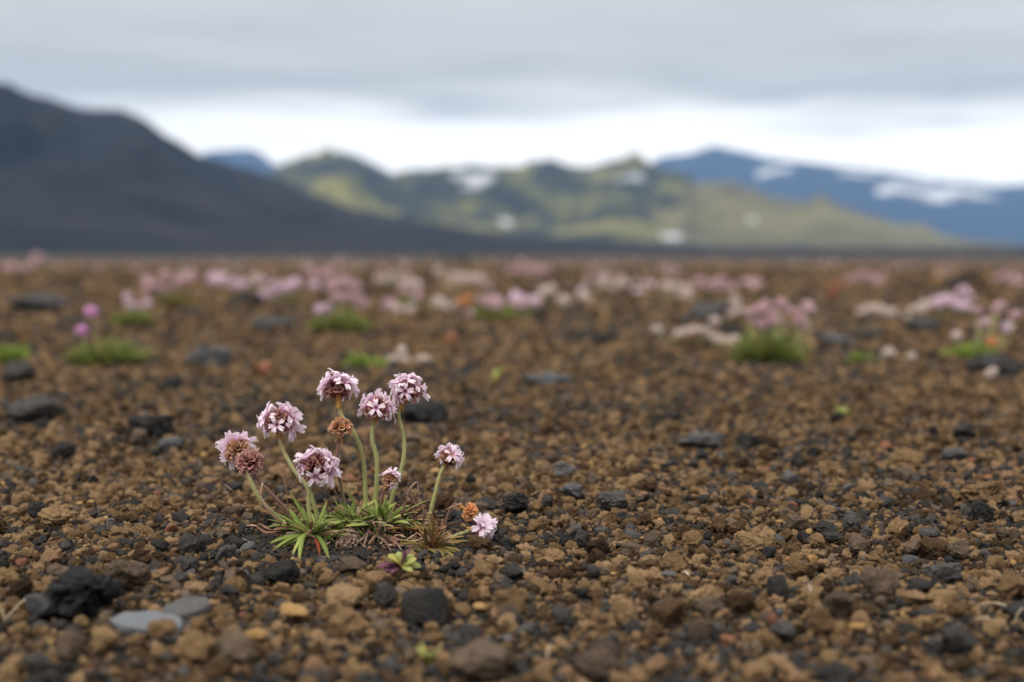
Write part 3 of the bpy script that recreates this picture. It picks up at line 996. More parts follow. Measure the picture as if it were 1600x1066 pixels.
# ------------------------------------------------------------------ flower pieces
def floret_mesh(name, mtl, seed, flare=1.0, size=1.0, wilt=0.0):
    """five notched petals flaring from a short tube, unit length about 1 along +Z"""
    rr = random.Random(seed)
    mb = MB()
    for p in range(5):
        a0 = 2 * PI * p / 5 + rr.uniform(-0.12, 0.12)
        L = 0.86 * size * rr.uniform(0.85, 1.12)
        W = 0.195 * size * rr.uniform(0.8, 1.15)
        fl = flare * rr.uniform(0.75, 1.15)
        rows, ts = [], []
        nr, nc = 7, 5
        tw = rr.uniform(-0.25, 0.25)
        for i in range(nr):
            t = i / (nr - 1)
            row = []
            w = W * (0.22 + 0.95 * (t ** 0.75)) * (1 - 0.12 * max(0, t - 0.8) / 0.2)
            for j in range(nc):
                c = -1 + 2 * j / (nc - 1)
                tt = t
                if i == nr - 1:
                    tt = t - (0.17 if j == 2 else 0.0) - (0.10 if abs(c) == 1 else 0.0)
                ang = fl * (0.25 + 1.05 * tt ** 1.4)
                r = 0.06 + L * (math.sin(ang) * tt)
                z = L * (math.cos(ang * 0.9) * tt) - 0.05
                cup = 0.10 * W * (c * c) * (1 + t)
                s = c * w + tw * t * 0.2
                r2 = r - cup * math.cos(ang) * 0.5
                z2 = z + cup
                if wilt:
                    r2 *= 1 - 0.55 * wilt * t
                    z2 *= 1 - 0.15 * wilt * math.sin(3 * c + seed)
                    s *= 1 - 0.5 * wilt
                    s += 0.08 * wilt * math.sin(6 * t + p)
                row.append((r2 * math.cos(a0) - s * math.sin(a0), r2 * math.sin(a0) + s * math.cos(a0), z2))
            rows.append(row); ts.append(t)
        mb.grid(rows, ts, rr.random())
    return mb.mesh(name, mtl)


FLO = {k: [floret_mesh('floret', M[m_], s, fl, 1.0, w) for s in rng] for k, m_, rng, fl, w in (
    ('petal', 'petal', range(1, 7), 1.0, 0.0), ('bud', 'petal_vivid', range(11, 14), 0.28, 0.5), ('withered', 'withered', range(21, 26), 0.6, 0.8),
    ('orange_dry', 'orange_dry', range(31, 35), 0.6, 0.8), ('seed_dry', 'seed_dry', range(41, 45), 0.8, 0.6), ('vivid', 'petal', range(51, 55), 0.85, 0.0))}


def basis(d, roll):
    d = d.normalized()
    q = d.to_track_quat('Z', 'Y')
    return q @ Quaternion((0, 0, 1), roll)


def fib(n, pol_max, rr, jit=0.10):
    out = []
    for i in range(n):
        c = 1 - (1 - math.cos(pol_max)) * (i + 0.5) / n
        s = math.sqrt(max(0, 1 - c * c))
        a = i * 2.399963 + rr.uniform(-jit, jit) * 3
        v = Vector((s * math.cos(a), s * math.sin(a), c)) + Vector((rr.gauss(0, jit), rr.gauss(0, jit), rr.gauss(0, jit)))
        out.append(v.normalized())
    return out


def calyx_cluster(R, rr, mtl, n=46, pol=2.05):
    """packed papery funnels on a small core, axis +Z, with brown bracts underneath"""
    mb = MB()
    rings = []
    for i in range(7):
        p = PI * i / 6
        rings.append([Vector((0.42 * R * math.sin(p) * math.cos(a), 0.42 * R * math.sin(p) * math.sin(a), 0.36 * R * math.cos(p))) for a in [2 * PI * k / 10 for k in range(10)]])
    mb.grid(rings, [0.1] * 7, 0.3, True)
    for d in fib(n, pol, rr):
        q = basis(d, rr.uniform(0, 6))
        L = R * rr.uniform(0.46, 0.66)
        b = d * (0.30 * R)
        col = rr.random()
        wid = R * rr.uniform(0.14, 0.19)
        rows, ts = [], []
        for i, (t, w) in enumerate([(0, 0.25), (0.4, 0.6), (0.75, 0.8), (1.0, 1.25)]):
            row = []
            for k in range(10):
                a = 2 * PI * k / 10
                tooth = (0.16 if k % 2 == 0 else -0.10) if i == 3 else 0
                rw = wid * w * (1.0 if k % 2 == 0 or i == 3 else 0.85)
                row.append(b + q @ Vector((rw * math.cos(a), rw * math.sin(a), L * (t + tooth))))
            rows.append(row); ts.append(t)
        mb.grid(rows, ts, col, True)
    for k in range(9):
        a = 2 * PI * k / 9 + rr.uniform(-0.2, 0.2)
        d = Vector((math.cos(a), math.sin(a), rr.uniform(-0.75, -0.25))).normalized()
        q = basis(d, 0)
        rows, ts = [], []
        side = Vector((-math.sin(a), math.cos(a), 0))
        upv = Vector((0, 0, 1))
        for i in range(5):
            t = i / 4
            w = 0.30 * R * math.sin(PI * (0.15 + 0.8 * t)) + 0.02 * R
            c = Vector((0, 0, -0.28 * R)) + d * (0.72 * R * t) + upv * (0.28 * R * t * t)
            rows.append([c - side * w + upv * 0.06 * R, c, c + side * w + upv * 0.06 * R]); ts.append(0.15 + 0.5 * t)
        mb.grid(rows, ts, rr.random())
    return mb.mesh('calyx_cluster', mtl)


# ------------------------------------------------------------------ the thrift in focus
BASE = Vector((PLANT_C.x, PLANT_C.y, gh(PLANT_C.x, PLANT_C.y)))
thrift = bpy.data.objects.new('thrift_plant', None)
COL.objects.link(thrift)
thrift.location = BASE
thrift.empty_display_size = 0.02
tag(thrift, 'sea thrift in sharp focus with pale pink heads on bare gravel', 'flower plant')
PD = PLANT_C.y


def loc(px, py, dd=0.0):
    return at(px, py, PD + dd) - BASE


def make_flower(head_px, r_px, axis, stem_px, dd, n_open, n_wilt, n_bud, look='petal', stem_mat='stem', calyx='calyx', base_dd=0.0, seed=1, r_stem=4.4, sheath=True, label=None, open_band=(0.75, 2.0), prefer=None, face=(), pol=2.05, squash=0.9, vlim=0.45):
    rr = random.Random(seed * 13 + 1)
    C = loc(*head_px, dd)
    R = 0.94 * r_px * (PD + dd) / F_PX
    axis = Vector(axis).normalized()
    n = len(stem_px)
    P = [loc(x, y, base_dd + (dd - base_dd) * (1 - i / max(1, n - 1)) ) for i, (x, y) in enumerate(stem_px)]
    P = [C - axis * R * 0.30] + P
    path = spline(P[::-1], 26)
    k = PD / F_PX
    mb = MB()
    m = len(path)
    radii = [r_stem * 0.78 * k * (1.0 - 0.22 * i / m + 0.05 * math.sin(i * 1.7 + seed)) for i in range(m)]
    mb.tube(path, radii, 9)
    # soft down on the stem
    for _ in range(260):
        s = rr.uniform(0.03, 0.97) * (m - 2)
        i = int(s)
        p = path[i].lerp(path[i + 1], s - i)
        tdir = (path[i + 1] - path[i]).normalized()
        v = Vector((rr.gauss(0, 1), rr.gauss(0, 1), rr.gauss(0, 1)))
        v = (v - tdir * v.dot(tdir)).normalized()
        a = p + v * radii[i] * 0.9
        e = a + v * (2.6 * k) + tdir * rr.uniform(-1, 1) * k
        w = tdir * (0.28 * k)
        b = len(mb.v)
        for q_ in (a - w, a + w, e):
            mb.v.append(tuple(q_)); mb.t.append(1.0); mb.c.append(0.5)
        mb.f.append((b, b + 1, b + 2))
    stem = put('flower_stem', mb.mesh('flower_stem', M[stem_mat]), None, thrift)
    if label: stem['label'] = label
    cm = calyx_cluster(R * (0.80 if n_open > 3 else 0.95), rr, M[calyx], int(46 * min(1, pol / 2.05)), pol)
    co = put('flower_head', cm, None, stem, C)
    co.rotation_mode = 'QUATERNION'
    co.rotation_quaternion = basis(axis, rr.uniform(0, 6))
    co.scale = (1, 1, squash)
    if sheath:
        sb = MB()
        top = path[-1] + axis * R * 0.1
        i0 = m - 5
        sp = [path[i0], path[i0 + 2], path[m - 2], top]
        sb.tube(sp, [r_stem * k * 1.12, r_stem * k * 1.08, r_stem * k * 1.05, r_stem * k * 0.9], 9, cap=False)
        for kx in range(4):
            a = rr.uniform(0, 6.28)
            td = (path[i0 + 1] - path[i0]).normalized()
            s1 = td.cross(Vector((math.cos(a), math.sin(a), 0.3))).normalized()
            s2 = td.cross(s1)
            b0 = path[i0 + 1] + s1 * r_stem * k * 1.2
            rows = [[b0 - s2 * 1.6 * k, b0 + s2 * 1.6 * k]]
            L = rr.uniform(5, 12) * k
            rows.append([b0 - td * L * 0.6 + s1 * 2 * k - s2 * 1.0 * k, b0 - td * L * 0.6 + s1 * 2 * k + s2 * 1.0 * k])
            rows.append([b0 - td * L + s1 * 3.5 * k - s2 * 0.2 * k, b0 - td * L + s1 * 3.5 * k + s2 * 0.2 * k])
            sb.grid(rows, [0.5, 0.2, 0.0], 0.4)
        put('sheath', sb.mesh('sheath', M['sheath']), None, stem)
    # florets
    frame = basis(axis, rr.uniform(0, 6))
    dirs = [(frame @ d) for d in fib(34, 2.15, rr, 0.13)]
    pang = [math.acos(max(-1, min(1, d.dot(axis)))) for d in dirs]
    cand = [i for i in range(len(dirs)) if open_band[0] <= pang[i] <= open_band[1] and dirs[i].dot(TOV) < vlim]
    if prefer is not None:
        pv = Vector(prefer).normalized()
        cand.sort(key=lambda i: -dirs[i].dot(pv) + rr.uniform(0, 0.5))
    else:
        rr.shuffle(cand)
    used = set()

    def add(i, fam, size, push):
        me = rr.choice(FLO[fam])
        o = put('floret', me, None, stem, C + dirs[i] * (R * push))
        o.rotation_mode = 'QUATERNION'
        o.rotation_quaternion = basis(dirs[i] + Vector((rr.gauss(0, .1), rr.gauss(0, .1), rr.gauss(0, .1))), rr.uniform(0, 6))
        o.scale = [R * size * rr.uniform(0.88, 1.1)] * 3
        used.add(i)
    for i in cand[:n_open]:
        add(i, look, rr.uniform(0.72, 0.95), rr.uniform(0.42, 0.56))
    for (fx, fy) in face:                     # florets that look at the viewer
        q = loc(fx, fy, dd) - C
        dirs.append((q / R + TOV * 1.1 + Vector((0, 0, 0.15))).normalized()); pol_i = len(dirs) - 1
        add(pol_i, look, 0.56, 0.62)
    rest = [i for i in range(34) if i not in used and dirs[i].dot(axis) > math.cos(pol)]
    rr.shuffle(rest)
    for i in rest[:n_bud]:
        add(i, 'bud', 0.42, 0.48)
    wf = {'petal': 'withered', 'vivid': 'withered'}.get(look, look)
    for i in rest[n_bud:n_bud + n_wilt]:
        add(i, wf, 0.36, 0.48 if n_open > 3 else 0.58)
    return stem


TOV = Vector((0, -1, 0))      # towards the viewer
make_flower((371, 703), 30, (-0.45, -0.25, 0.8), [(386, 738), (405, 778), (440, 815), (452, 828)], 0.004, 12, 12, 2, 'petal', 'stem', 'calyx_brown', 0.004, 2, label='leftmost head, pale pink, orange brown in the middle')
make_flower((391, 722), 26, (-0.12, -0.75, 0.65), [(402, 748), (430, 778), (452, 800), (470, 822)], -0.010, 2, 22, 0, 'withered', 'stem_purple', 'calyx', -0.004, 3, r_stem=3.4, label='faded pinkish brown head below the leftmost one')
make_flower((437, 661), 35, (0.05, -0.12, 0.98), [(438, 692), (456, 730), (480, 762), (494, 800), (497, 830)], 0.0, 17, 5, 3, 'petal', 'stem', 'calyx', 0.0, 4, face=[(436, 668)], open_band=(0.5, 1.95), label='round pink head with wide open florets')
make_flower((528, 610), 31, (-0.05, 0.42, 0.9), [(533, 648), (553, 676), (568, 720), (572, 800)], 0.004, 15, 6, 2, 'petal', 'stem', 'calyx', 0.006, 5, open_band=(0.4, 1.5), label='tall pale head seen from below, red brown underneath')
make_flower((533, 669), 24, (0.05, -0.2, 0.95), [(529, 694), (527, 725), (533, 760), (541, 800)], -0.004, 0, 14, 0, 'orange_dry', 'stem_purple', 'calyx_brown', 0.0, 6, r_stem=3.2, squash=0.72, label='withered brown head without open petals')
make_flower((493, 732), 36, (0.12, -0.35, 0.92), [(484, 764), (482, 790), (488, 838)], -0.012, 14, 10, 3, 'petal', 'stem', 'calyx', -0.012, 7, r_stem=3.8, face=[(497, 752)], open_band=(0.6, 1.7), label='pink head nodding low over the leaf rosette')
make_flower((589, 640), 31, (0.0, -0.15, 0.98), [(583, 666), (582, 690), (589, 722), (587, 800)], 0.0, 10, 14, 2, 'petal', 'stem', 'calyx', 0.002, 8, face=[(590, 637)], open_band=(0.8, 2.0), label='pale pink head between two taller ones')
make_flower((638, 612), 31, (0.12, -0.25, 0.95), [(623, 646), (631, 684), (630, 720), (618, 760), (605, 805)], 0.006, 14, 10, 2, 'petal', 'stem', 'calyx', 0.004, 9, face=[(633, 612)], open_band=(0.5, 2.0), label='topmost head on the right, open florets all round')
make_flower((610, 750), 19, (0.10, -0.25, 0.95), [(599, 768), (596, 790), (594, 812)], -0.006, 7, 6, 2, 'petal', 'stem_purple', 'calyx_brown', -0.004, 10, r_stem=3.0, face=[(617, 763)], label='small pink head close above the leaves', open_band=(0.0, 1.0))
make_flower((701, 718), 25, (0.38, -0.08, 0.9), [(689, 737), (680, 770), (668, 818)], 0.004, 10, 2, 0, 'petal', 'stem', 'calyx_brown', 0.004, 11, r_stem=3.6, label='pink head with red base standing apart on the right', open_band=(0.0, 1.35), pol=1.5, vlim=0.8)
make_flower((733, 800), 18, (0.75, -0.3, -0.45), [(712, 788), (703, 797), (693, 825), (683, 848)], -0.004, 0, 22, 0, 'orange_dry', 'stem_purple', 'orange_dry', 0.0, 12, r_stem=2.8, label='faded orange head bent over at the right')
make_flower((749, 823), 26, (0.93, -0.25, 0.02), [(728, 831), (712, 837), (690, 850), (676, 858)], -0.010, 20, 0, 0, 'vivid', 'stem', 'calyx', -0.016, 13, r_stem=2.8, label='lilac pink head lying low at the far right', open_band=(0.0, 1.45), pol=1.4, vlim=1.1)
make_flower((545, 847), 18, (0.05, -0.55, 0.8), [(552, 858), (562, 862), (575, 858)], -0.018, 0, 26, 0, 'seed_dry', 'stem_purple', 'seed_dry', -0.014, 14, r_stem=1.8, sheath=False, label='withered grey brown seed head on the soil')


def leaf_obj(a, tip, w_px, mtl, parent, name='leaf', arch=0.25, seed=1, curl=0.0, flat=0.34, rows=11):
    """a fleshy strap leaf from a to tip, bowed upwards"""
    rr = random.Random(seed)
    k = PD / F_PX
    L = (tip - a).length
    up = Vector((0, 0, 1))
    mid = a.lerp(tip, 0.5) + up * (L * arch) + Vector((rr.gauss(0, 1), rr.gauss(0, 1), 0)) * (L * 0.04)
    path = []
    for i in range(rows):
        t = i / (rows - 1)
        p = a * (1 - t) ** 2 + mid * 2 * t * (1 - t) + tip * t * t
        if curl:
            p = p + Vector((math.sin(t * 5 + seed), math.cos(t * 4 + seed), math.sin(t * 6 + seed * 2))) * (curl * L * t)
        path.append(p)
    rad = [w_px * k * 0.43 * (0.55 + 0.9 * t - 0.25 * t * t if t < 0.6 else 1.0 * max(0.10, (1 - ((t - 0.6) / 0.42) ** 2.0))) for t in [i / (rows - 1) for i in range(rows)]]
    d = (tip - a)
    side = d.cross(up)
    n = side.cross(d)
    if n.length < 1e-9: n = TOV
    n = (n.normalized() + TOV * 0.9 + Vector((rr.gauss(0, .3), rr.gauss(0, .3), 0)))
    mb = MB()
    mb.tube(path, rad, 6, flat, n.normalized(), col=rr.random())
    return put(name, mb.mesh(name, M[mtl]), None, parent)


def rosette(px, py, dd, label=None):
    """woody crown that carries one tuft of leaves"""
    c = loc(px, py, dd)
    mb = MB()
    mb.tube([c + Vector((0, 0, -0.012)), c + Vector((0, 0, -0.004)), c + Vector((0, 0, 0.0015))], [0.0042, 0.0034, 0.0012], 8)
    o = put('leaf_rosette', mb.mesh('leaf_rosette', M['litter']), None, thrift)
    if label: o['label'] = label
    return o, c


def tip_pt(px, py, c, px0, py0, dd):
    """leaf tips below their crown come forward to the soil; tips above it lean back or stand"""
    if py > py0 + 6:
        g = ground(px, py) - BASE
        q = at(px, py, (g + BASE).y + 0.002) - BASE
        return q
    return loc(px, py, dd)


LS = 100
R1, c1 = rosette(487, 836, -0.014, 'bright green leaf rosette in front on the left')
for (x, y, w, m_, ar) in [(419, 851, 9, 'leaf', .16), (425, 862, 8, 'leaf', .2), (430, 843, 8, 'leaf', .14), (440, 857, 8, 'leaf', .22), (456, 870, 8, 'leaf', .3), (467, 886, 9, 'leaf', .25),
                          (515, 876, 11, 'leaf', .22), (527, 851, 8, 'leaf', .25), (541, 813, 8, 'leaf', .10), (548, 822, 8, 'leaf', .12), (553, 806, 8, 'leaf', .08), (452, 795, 11, 'leaf', .05), (453, 769, 8, 'leaf', -.06),
                          (472, 792, 9, 'leaf', .02), (511, 782, 10, 'leaf', .03), (515, 792, 10, 'leaf', .05), (503, 800, 8, 'leaf', .02), (478, 806, 9, 'leaf', .0), (430, 802, 7, 'leaf', .08), (444, 812, 8, 'leaf', .1),
                          (531, 832, 8, 'leaf', .12), (470, 815, 8, 'leaf', .04), (497, 812, 8, 'leaf', .0), (500, 868, 8, 'leaf_red', .2), (437, 830, 7, 'leaf', .15), (520, 800, 7, 'leaf', .06)]:
    LS += 1
    leaf_obj(c1 + Vector((random.uniform(-.002, .002), random.uniform(-.002, .002), 0)), tip_pt(x, y, c1, 487, 836, random.uniform(-0.022, 0.010)), w, m_, R1, 'leaf', ar, LS)
R2, c2 = rosette(556, 815, 0.0, 'green leaf rosette in the middle')
for (x, y, w, m_, ar) in [(500, 806, 8, 'leaf', .12), (510, 818, 8, 'leaf', .12), (512, 832, 8, 'leaf', .1), (522, 800, 8, 'leaf', .12), (535, 790, 7, 'leaf', .1), (530, 783, 6, 'leaf', .08), (552, 784, 9, 'leaf', .03), (588, 782, 9, 'leaf', .10), (585, 790, 8, 'leaf', .1),
                          (600, 800, 8, 'leaf', .15), (562, 832, 9, 'leaf', .2), (575, 836, 8, 'leaf', .25), (536, 826, 8, 'leaf', .15), (540, 758, 5, 'leaf', .05), (543, 795, 8, 'leaf', .05), (573, 797, 8, 'leaf', .05), (612, 808, 8, 'leaf', .12), (520, 775, 6, 'leaf', .05), (590, 822, 8, 'leaf', .2), (548, 805, 8, 'leaf', .1)]:
    LS += 1
    leaf_obj(c2 + Vector((random.uniform(-.004, .004), random.uniform(-.003, .003), 0)), tip_pt(x, y, c2, 556, 815, random.uniform(-0.012, 0.014)), w, m_, R2, 'leaf', ar, LS)
R3, c3 = rosette(594, 818, -0.004, 'green leaf rosette right of the middle')
for (x, y, w, m_, ar) in [(560, 830, 8, 'leaf', .2), (586, 766, 8, 'leaf', .02), (562, 800, 7, 'leaf', .1), (620, 785, 8, 'leaf', .15), (640, 790, 11, 'leaf', .2), (652, 800, 8, 'leaf', .15), (668, 782, 6, 'leaf', .05), (660, 795, 6, 'leaf_olive', .05), (630, 812, 8, 'leaf', .15), (646, 816, 8, 'leaf', .18), (588, 838, 8, 'leaf', .1),
                          (607, 785, 7, 'leaf', .04), (615, 795, 8, 'leaf', .06), (575, 812, 8, 'leaf', .15), (628, 826, 7, 'leaf_olive', .2), (600, 830, 8, 'leaf', .2), (660, 812, 7, 'leaf', .2), (603, 776, 6, 'leaf', .02), (640, 830, 7, 'leaf_olive', .22), (625, 800, 7, 'leaf', .1)]:
    LS += 1
    leaf_obj(c3 + Vector((random.uniform(-.004, .004), random.uniform(-.003, .003), 0)), tip_pt(x, y, c3, 594, 818, random.uniform(-0.012, 0.014)), w, m_, R3, 'leaf', ar, LS)
R4, c4 = rosette(672, 856, -0.022, 'reddish olive leaf tuft at the right end')
for (x, y, w, m_, ar) in [(726, 838, 6, 'leaf_olive', .1), (740, 846, 6, 'leaf_olive', .12), (722, 862, 6, 'leaf_olive', .1), (635, 864, 8, 'leaf_olive', .12), (720, 880, 5, 'leaf_olive', .1), (700, 884, 5, 'leaf_olive', .1), (713, 872, 5, 'leaf_dry', .1), (690, 836, 7, 'leaf_olive', .1),
                          (683, 815, 9, 'leaf_olive', .05), (676, 806, 6, 'leaf_olive', .05), (662, 820, 6, 'leaf_olive', .05), (652, 832, 6, 'leaf_olive', .1), (705, 832, 6, 'leaf', .1), (700, 848, 6, 'leaf', .12), (695, 818, 6, 'leaf_red', .05), (656, 846, 6, 'leaf_olive', .1), (712, 852, 6, 'leaf', .1), (668, 800, 5, 'leaf_olive', .04), (645, 815, 5, 'leaf_olive', .1), (690, 872, 5, 'leaf_olive', .15), (730, 870, 5, 'leaf_olive', .1)]:
    LS += 1
    leaf_obj(c4 + Vector((random.uniform(-.003, .003), random.uniform(-.003, .003), 0)), tip_pt(x, y, c4, 672, 856, random.uniform(-0.034, -0.010)), w, m_, R4, 'leaf', ar, LS)
for (Rz, cz, n_, spread, hi, m_, x0, y0, d0) in ((R1, c1, 16, 60, 40, 'leaf', 487, 836, -0.014), (R2, c2, 26, 56, 46, 'leaf', 556, 818, -0.006), (R3, c3, 28, 60, 46, 'leaf', 596, 820, -0.008), (R4, c4, 26, 56, 44, 'leaf_olive', 672, 856, -0.022),
                                             (R2, c2, 12, 56, 30, 'leaf', 530, 820, 0.006), (R3, c3, 12, 54, 28, 'leaf', 634, 814, 0.004), (R1, c1, 9, 54, 34, 'leaf', 458, 826, -0.004), (R2, c2, 9, 50, 26, 'leaf', 520, 828, -0.008), (R2, c2, 9, 50, 22, 'leaf', 574, 822, -0.010), (R3, c3, 8, 44, 20, 'leaf_olive', 640, 828, -0.012)):
    for _ in range(int(n_ * 2.2)):
        LS += 1
        a_ = random.uniform(0.05, PI - 0.05)
        q_ = random.uniform(0.55, 1.0)
        st = loc(x0 + random.uniform(-8, 8), y0 + random.uniform(-2, 3), d0 + random.uniform(-.003, .003))
        tp = loc(x0 + spread * q_ * math.cos(a_), y0 + 4 - hi * q_ * math.sin(a_) ** 1.5, d0 + random.uniform(-0.016, 0.016))
        mm = m_ if random.random() < 0.7 else random.choice(['leaf_olive', 'leaf_dry', 'leaf_dry'])
        leaf_obj(st, tp, random.uniform(4.5, 8.0) * (0.75 if m_ == 'leaf_olive' else 1), mm, Rz, 'leaf', random.uniform(0.02, 0.16), LS)
# leaves that hang forward over the soil between the tufts
for _ in range(64):
    LS += 1
    x_ = random.uniform(500, 655)
    y_ = random.uniform(806, 828)
    st = loc(x_, y_, random.uniform(-0.012, 0.0))
    tx, ty = x_ + random.gauss(0, 26), random.uniform(834, 858)
    g_ = ground(tx, ty)
    tp = at(tx, ty, min(PD - 0.012, g_.y + 0.004)) - BASE
    mm = random.choice(['leaf', 'leaf', 'leaf_olive', 'leaf_dry', 'leaf_dry', 'leaf_dry'])
    leaf_obj(st, tp, random.uniform(4.5, 7.5), mm, R2 if x_ < 575 else R3, 'leaf' if mm != 'leaf_dry' else 'dry_leaf', random.uniform(0.05, 0.3), LS)
# dry curled leaves and old stalks, each of them
for (pts_, w) in [([(440, 830), (415, 832), (400, 822), (385, 821)], 5), ([(450, 822), (425, 828), (405, 818)], 4), ([(440, 836), (430, 850), (400, 852)], 4), ([(420, 868), (398, 852), (380, 842)], 3.0),
                  ([(447, 845), (432, 858), (428, 880)], 6), ([(440, 820), (418, 795), (408, 775), (410, 755)], 4.5), ([(487, 845), (482, 862), (492, 882)], 6), ([(490, 845), (497, 862), (500, 880), (496, 876)], 7), ([(460, 828), (452, 800), (445, 755), (436, 725)], 3),
                  ([(515, 815), (510, 785), (508, 768), (518, 760), (526, 772)], 3), ([(628, 806), (634, 785), (640, 765), (652, 753), (653, 773)], 4.5), ([(600, 835), (620, 850), (635, 870)], 5), ([(640, 815), (660, 805), (676, 800)], 3),
                  ([(560, 845), (575, 860), (580, 872)], 4), ([(520, 838), (535, 828), (560, 832)], 5), ([(600, 825), (625, 832), (650, 828)], 5), ([(610, 840), (640, 846), (660, 842)], 5), ([(575, 830), (600, 845), (612, 862)], 5),
                  ([(425, 835), (437, 820), (455, 816)], 5), ([(395, 790), (370, 772), (345, 752)], 1.6), ([(540, 868), (548, 872), (552, 866)], 3), ([(655, 850), (680, 862), (712, 878), (740, 884)], 3.5), ([(668, 860), (700, 868), (728, 866)], 4),
                  ([(668, 862), (690, 880), (712, 890)], 4), ([(690, 800), (706, 792), (722, 786)], 3)] + [([(x_, y_), (x_ + random.uniform(-14, 14), y_ - random.uniform(4, 14)), (x_ + random.uniform(-26, 26), y_ - random.uniform(-6, 12))], random.uniform(2.5, 5)) for x_, y_ in [(random.uniform(585, 700), random.uniform(826, 866)) for _ in range(26)] + [(random.uniform(430, 560), random.uniform(838, 862)) for _ in range(10)]]:
    LS += 1
    k = PD / F_PX
    dd0 = random.uniform(-0.026, -0.004)
    P = []
    for x, y in pts_:
        q = loc(x, y, dd0)
        gg = ground(x, y)
        if (q + BASE).z < gg.z + 0.001 or y > 840:
            q = at(x, y, min(gg.y + 0.002, PD + dd0)) - BASE
        P.append(q)
    path = spline(P, 14)
    mb = MB()
    rad = [w * k * 0.5 * (0.75 + 0.35 * math.sin(i * 0.9 + LS)) * (1 if i < 12 else 0.6) for i in range(15)]
    mb.tube(path, rad, 6, 0.4, Vector((random.gauss(0, .3), -0.6, 0.7)).normalized(), col=random.random())
    put('dry_leaf', mb.mesh('dry_leaf', M['leaf_dry']), None, thrift)
# dead leaf litter felted under the tufts
lit = MB()
rl = random.Random(5)
k = PD / F_PX
for _ in range(420):
    u_ = rl.random()
    x = rl.uniform(440, 600) if u_ < 0.3 else rl.gauss(648, 34)
    dd = rl.uniform(-0.014, 0.020)
    g = ray(x, 850) * (PD + dd)
    z = gh(g.x, PD + dd)
    hi_ = 0.003 if u_ < 0.3 else 0.011 * math.exp(-((x - 645) / 48) ** 2) + 0.002
    p = Vector((g.x, PD + dd, z + rl.uniform(0, hi_))) - BASE
    d = Vector((rl.gauss(0, 1), rl.gauss(0, 0.7), rl.gauss(-0.1, 0.6))).normalized()
    L = rl.uniform(0.004, 0.012)
    bow = Vector((rl.gauss(0, 1), rl.gauss(0, 1), rl.gauss(0.4, 1))) * (0.12 * L)
    w = rl.uniform(0.0002, 0.0007)
    lit.tube([p - d * L * 0.5, p - d * L * 0.2 + bow * 0.8, p + d * L * 0.2 + bow, p + d * L * 0.5], [w * 0.8, w, w, w * 0.4], 5, 0.45, col=rl.random())
tag(put('leaf_litter', lit.mesh('leaf_litter', M['litter']), None, thrift), None, None, None, 'stuff')

# ------------------------------------------------------------------ little seedling in front
sp0 = ground(630, 902)
seedling = bpy.data.objects.new('seedling', None); COL.objects.link(seedling)
seedling.location = sp0
tag(seedling, 'tiny yellow green seedling with purple leaves at the foot of the thrift', 'seedling')
SB, sd_y = sp0, sp0.y


def sl(px, py, dd=0.0):
    return at(px, py, sd_y + dd) - SB


mb = MB(); mb.tube([sl(628, 903), sl(627, 892), sl(628, 884)], [0.0010, 0.0009, 0.0007], 7)
put('stem', mb.mesh('stem', M['leaf_olive']), None, seedling)
BASE_KEEP = BASE
for i, (x, y, w, m_) in enumerate([(606, 868, 12, 'leaf_lime'), (622, 862, 12, 'leaf_lime'), (646, 866, 12, 'leaf_lime'), (612, 872, 13, 'leaf_lime'), (634, 866, 14, 'leaf_lime'), (651, 874, 12, 'leaf_lime'), (658, 886, 10, 'leaf_lime'), (634, 902, 11, 'leaf_lime'), (645, 893, 9, 'leaf_lime'), (594, 908, 8, 'leaf_lime'),
                                   (588, 886, 8, 'leaf_purple'), (600, 893, 9, 'leaf_purple'), (602, 879, 8, 'leaf_purple'), (610, 896, 7, 'leaf_purple'), (632, 860, 7, 'leaf_purple'), (641, 856, 7, 'leaf_purple')]):
    leaf_obj(sl(627, 885), sl(x, y, random.uniform(-0.006, 0.003)), w * 1.35, m_, seedling, 'leaf', 0.12, 900 + i, 0, 0.18, 9)

# ------------------------------------------------------------------ thrift clumps behind
def rough_head(name, mtl, seed, n=46):
    """a whole flower head for clumps out of focus, radius 1, axis +Z"""
    rr = random.Random(seed)
    mb = MB()
    rings = [[Vector((0.62 * math.sin(p) * math.cos(a), 0.62 * math.sin(p) * math.sin(a), 0.55 * math.cos(p))) for a in [2 * PI * k / 8 for k in range(8)]] for p in [PI * i / 5 for i in range(6)]]
    mb.grid(rings, [0.15] * 6, 0.5, True)
    for d in fib(n, 1.95, rr):
        q = basis(d, rr.uniform(0, 6))
        for p in range(3):
            a = 2.09 * p + rr.uniform(-.3, .3)
            e = q @ Vector((math.cos(a), math.sin(a), 0))
            s = q @ Vector((-math.sin(a), math.cos(a), 0))
            b = d * 0.5
            t1 = b + d * 0.42 + e * 0.20
            t2 = b + d * rr.uniform(0.45, 0.58) + e * 0.36
            mb.grid([[b - s * 0.04, b + s * 0.04], [t1 - s * 0.15, t1 + s * 0.15], [t2 - s * 0.11, t2 + s * 0.11]], [0.1, 0.6, 1.0], rr.random())
    return mb.mesh(name, mtl)


HEADS = {}
for k, m_ in (('pink', 'petal_pink'), ('lilac', 'petal'), ('vivid', 'petal_vivid'), ('white', 'petal_white'), ('orange', 'orange_dry')):
    HEADS[k] = [rough_head('flower_head', M[m_], s) for s in (1, 2, 3)]


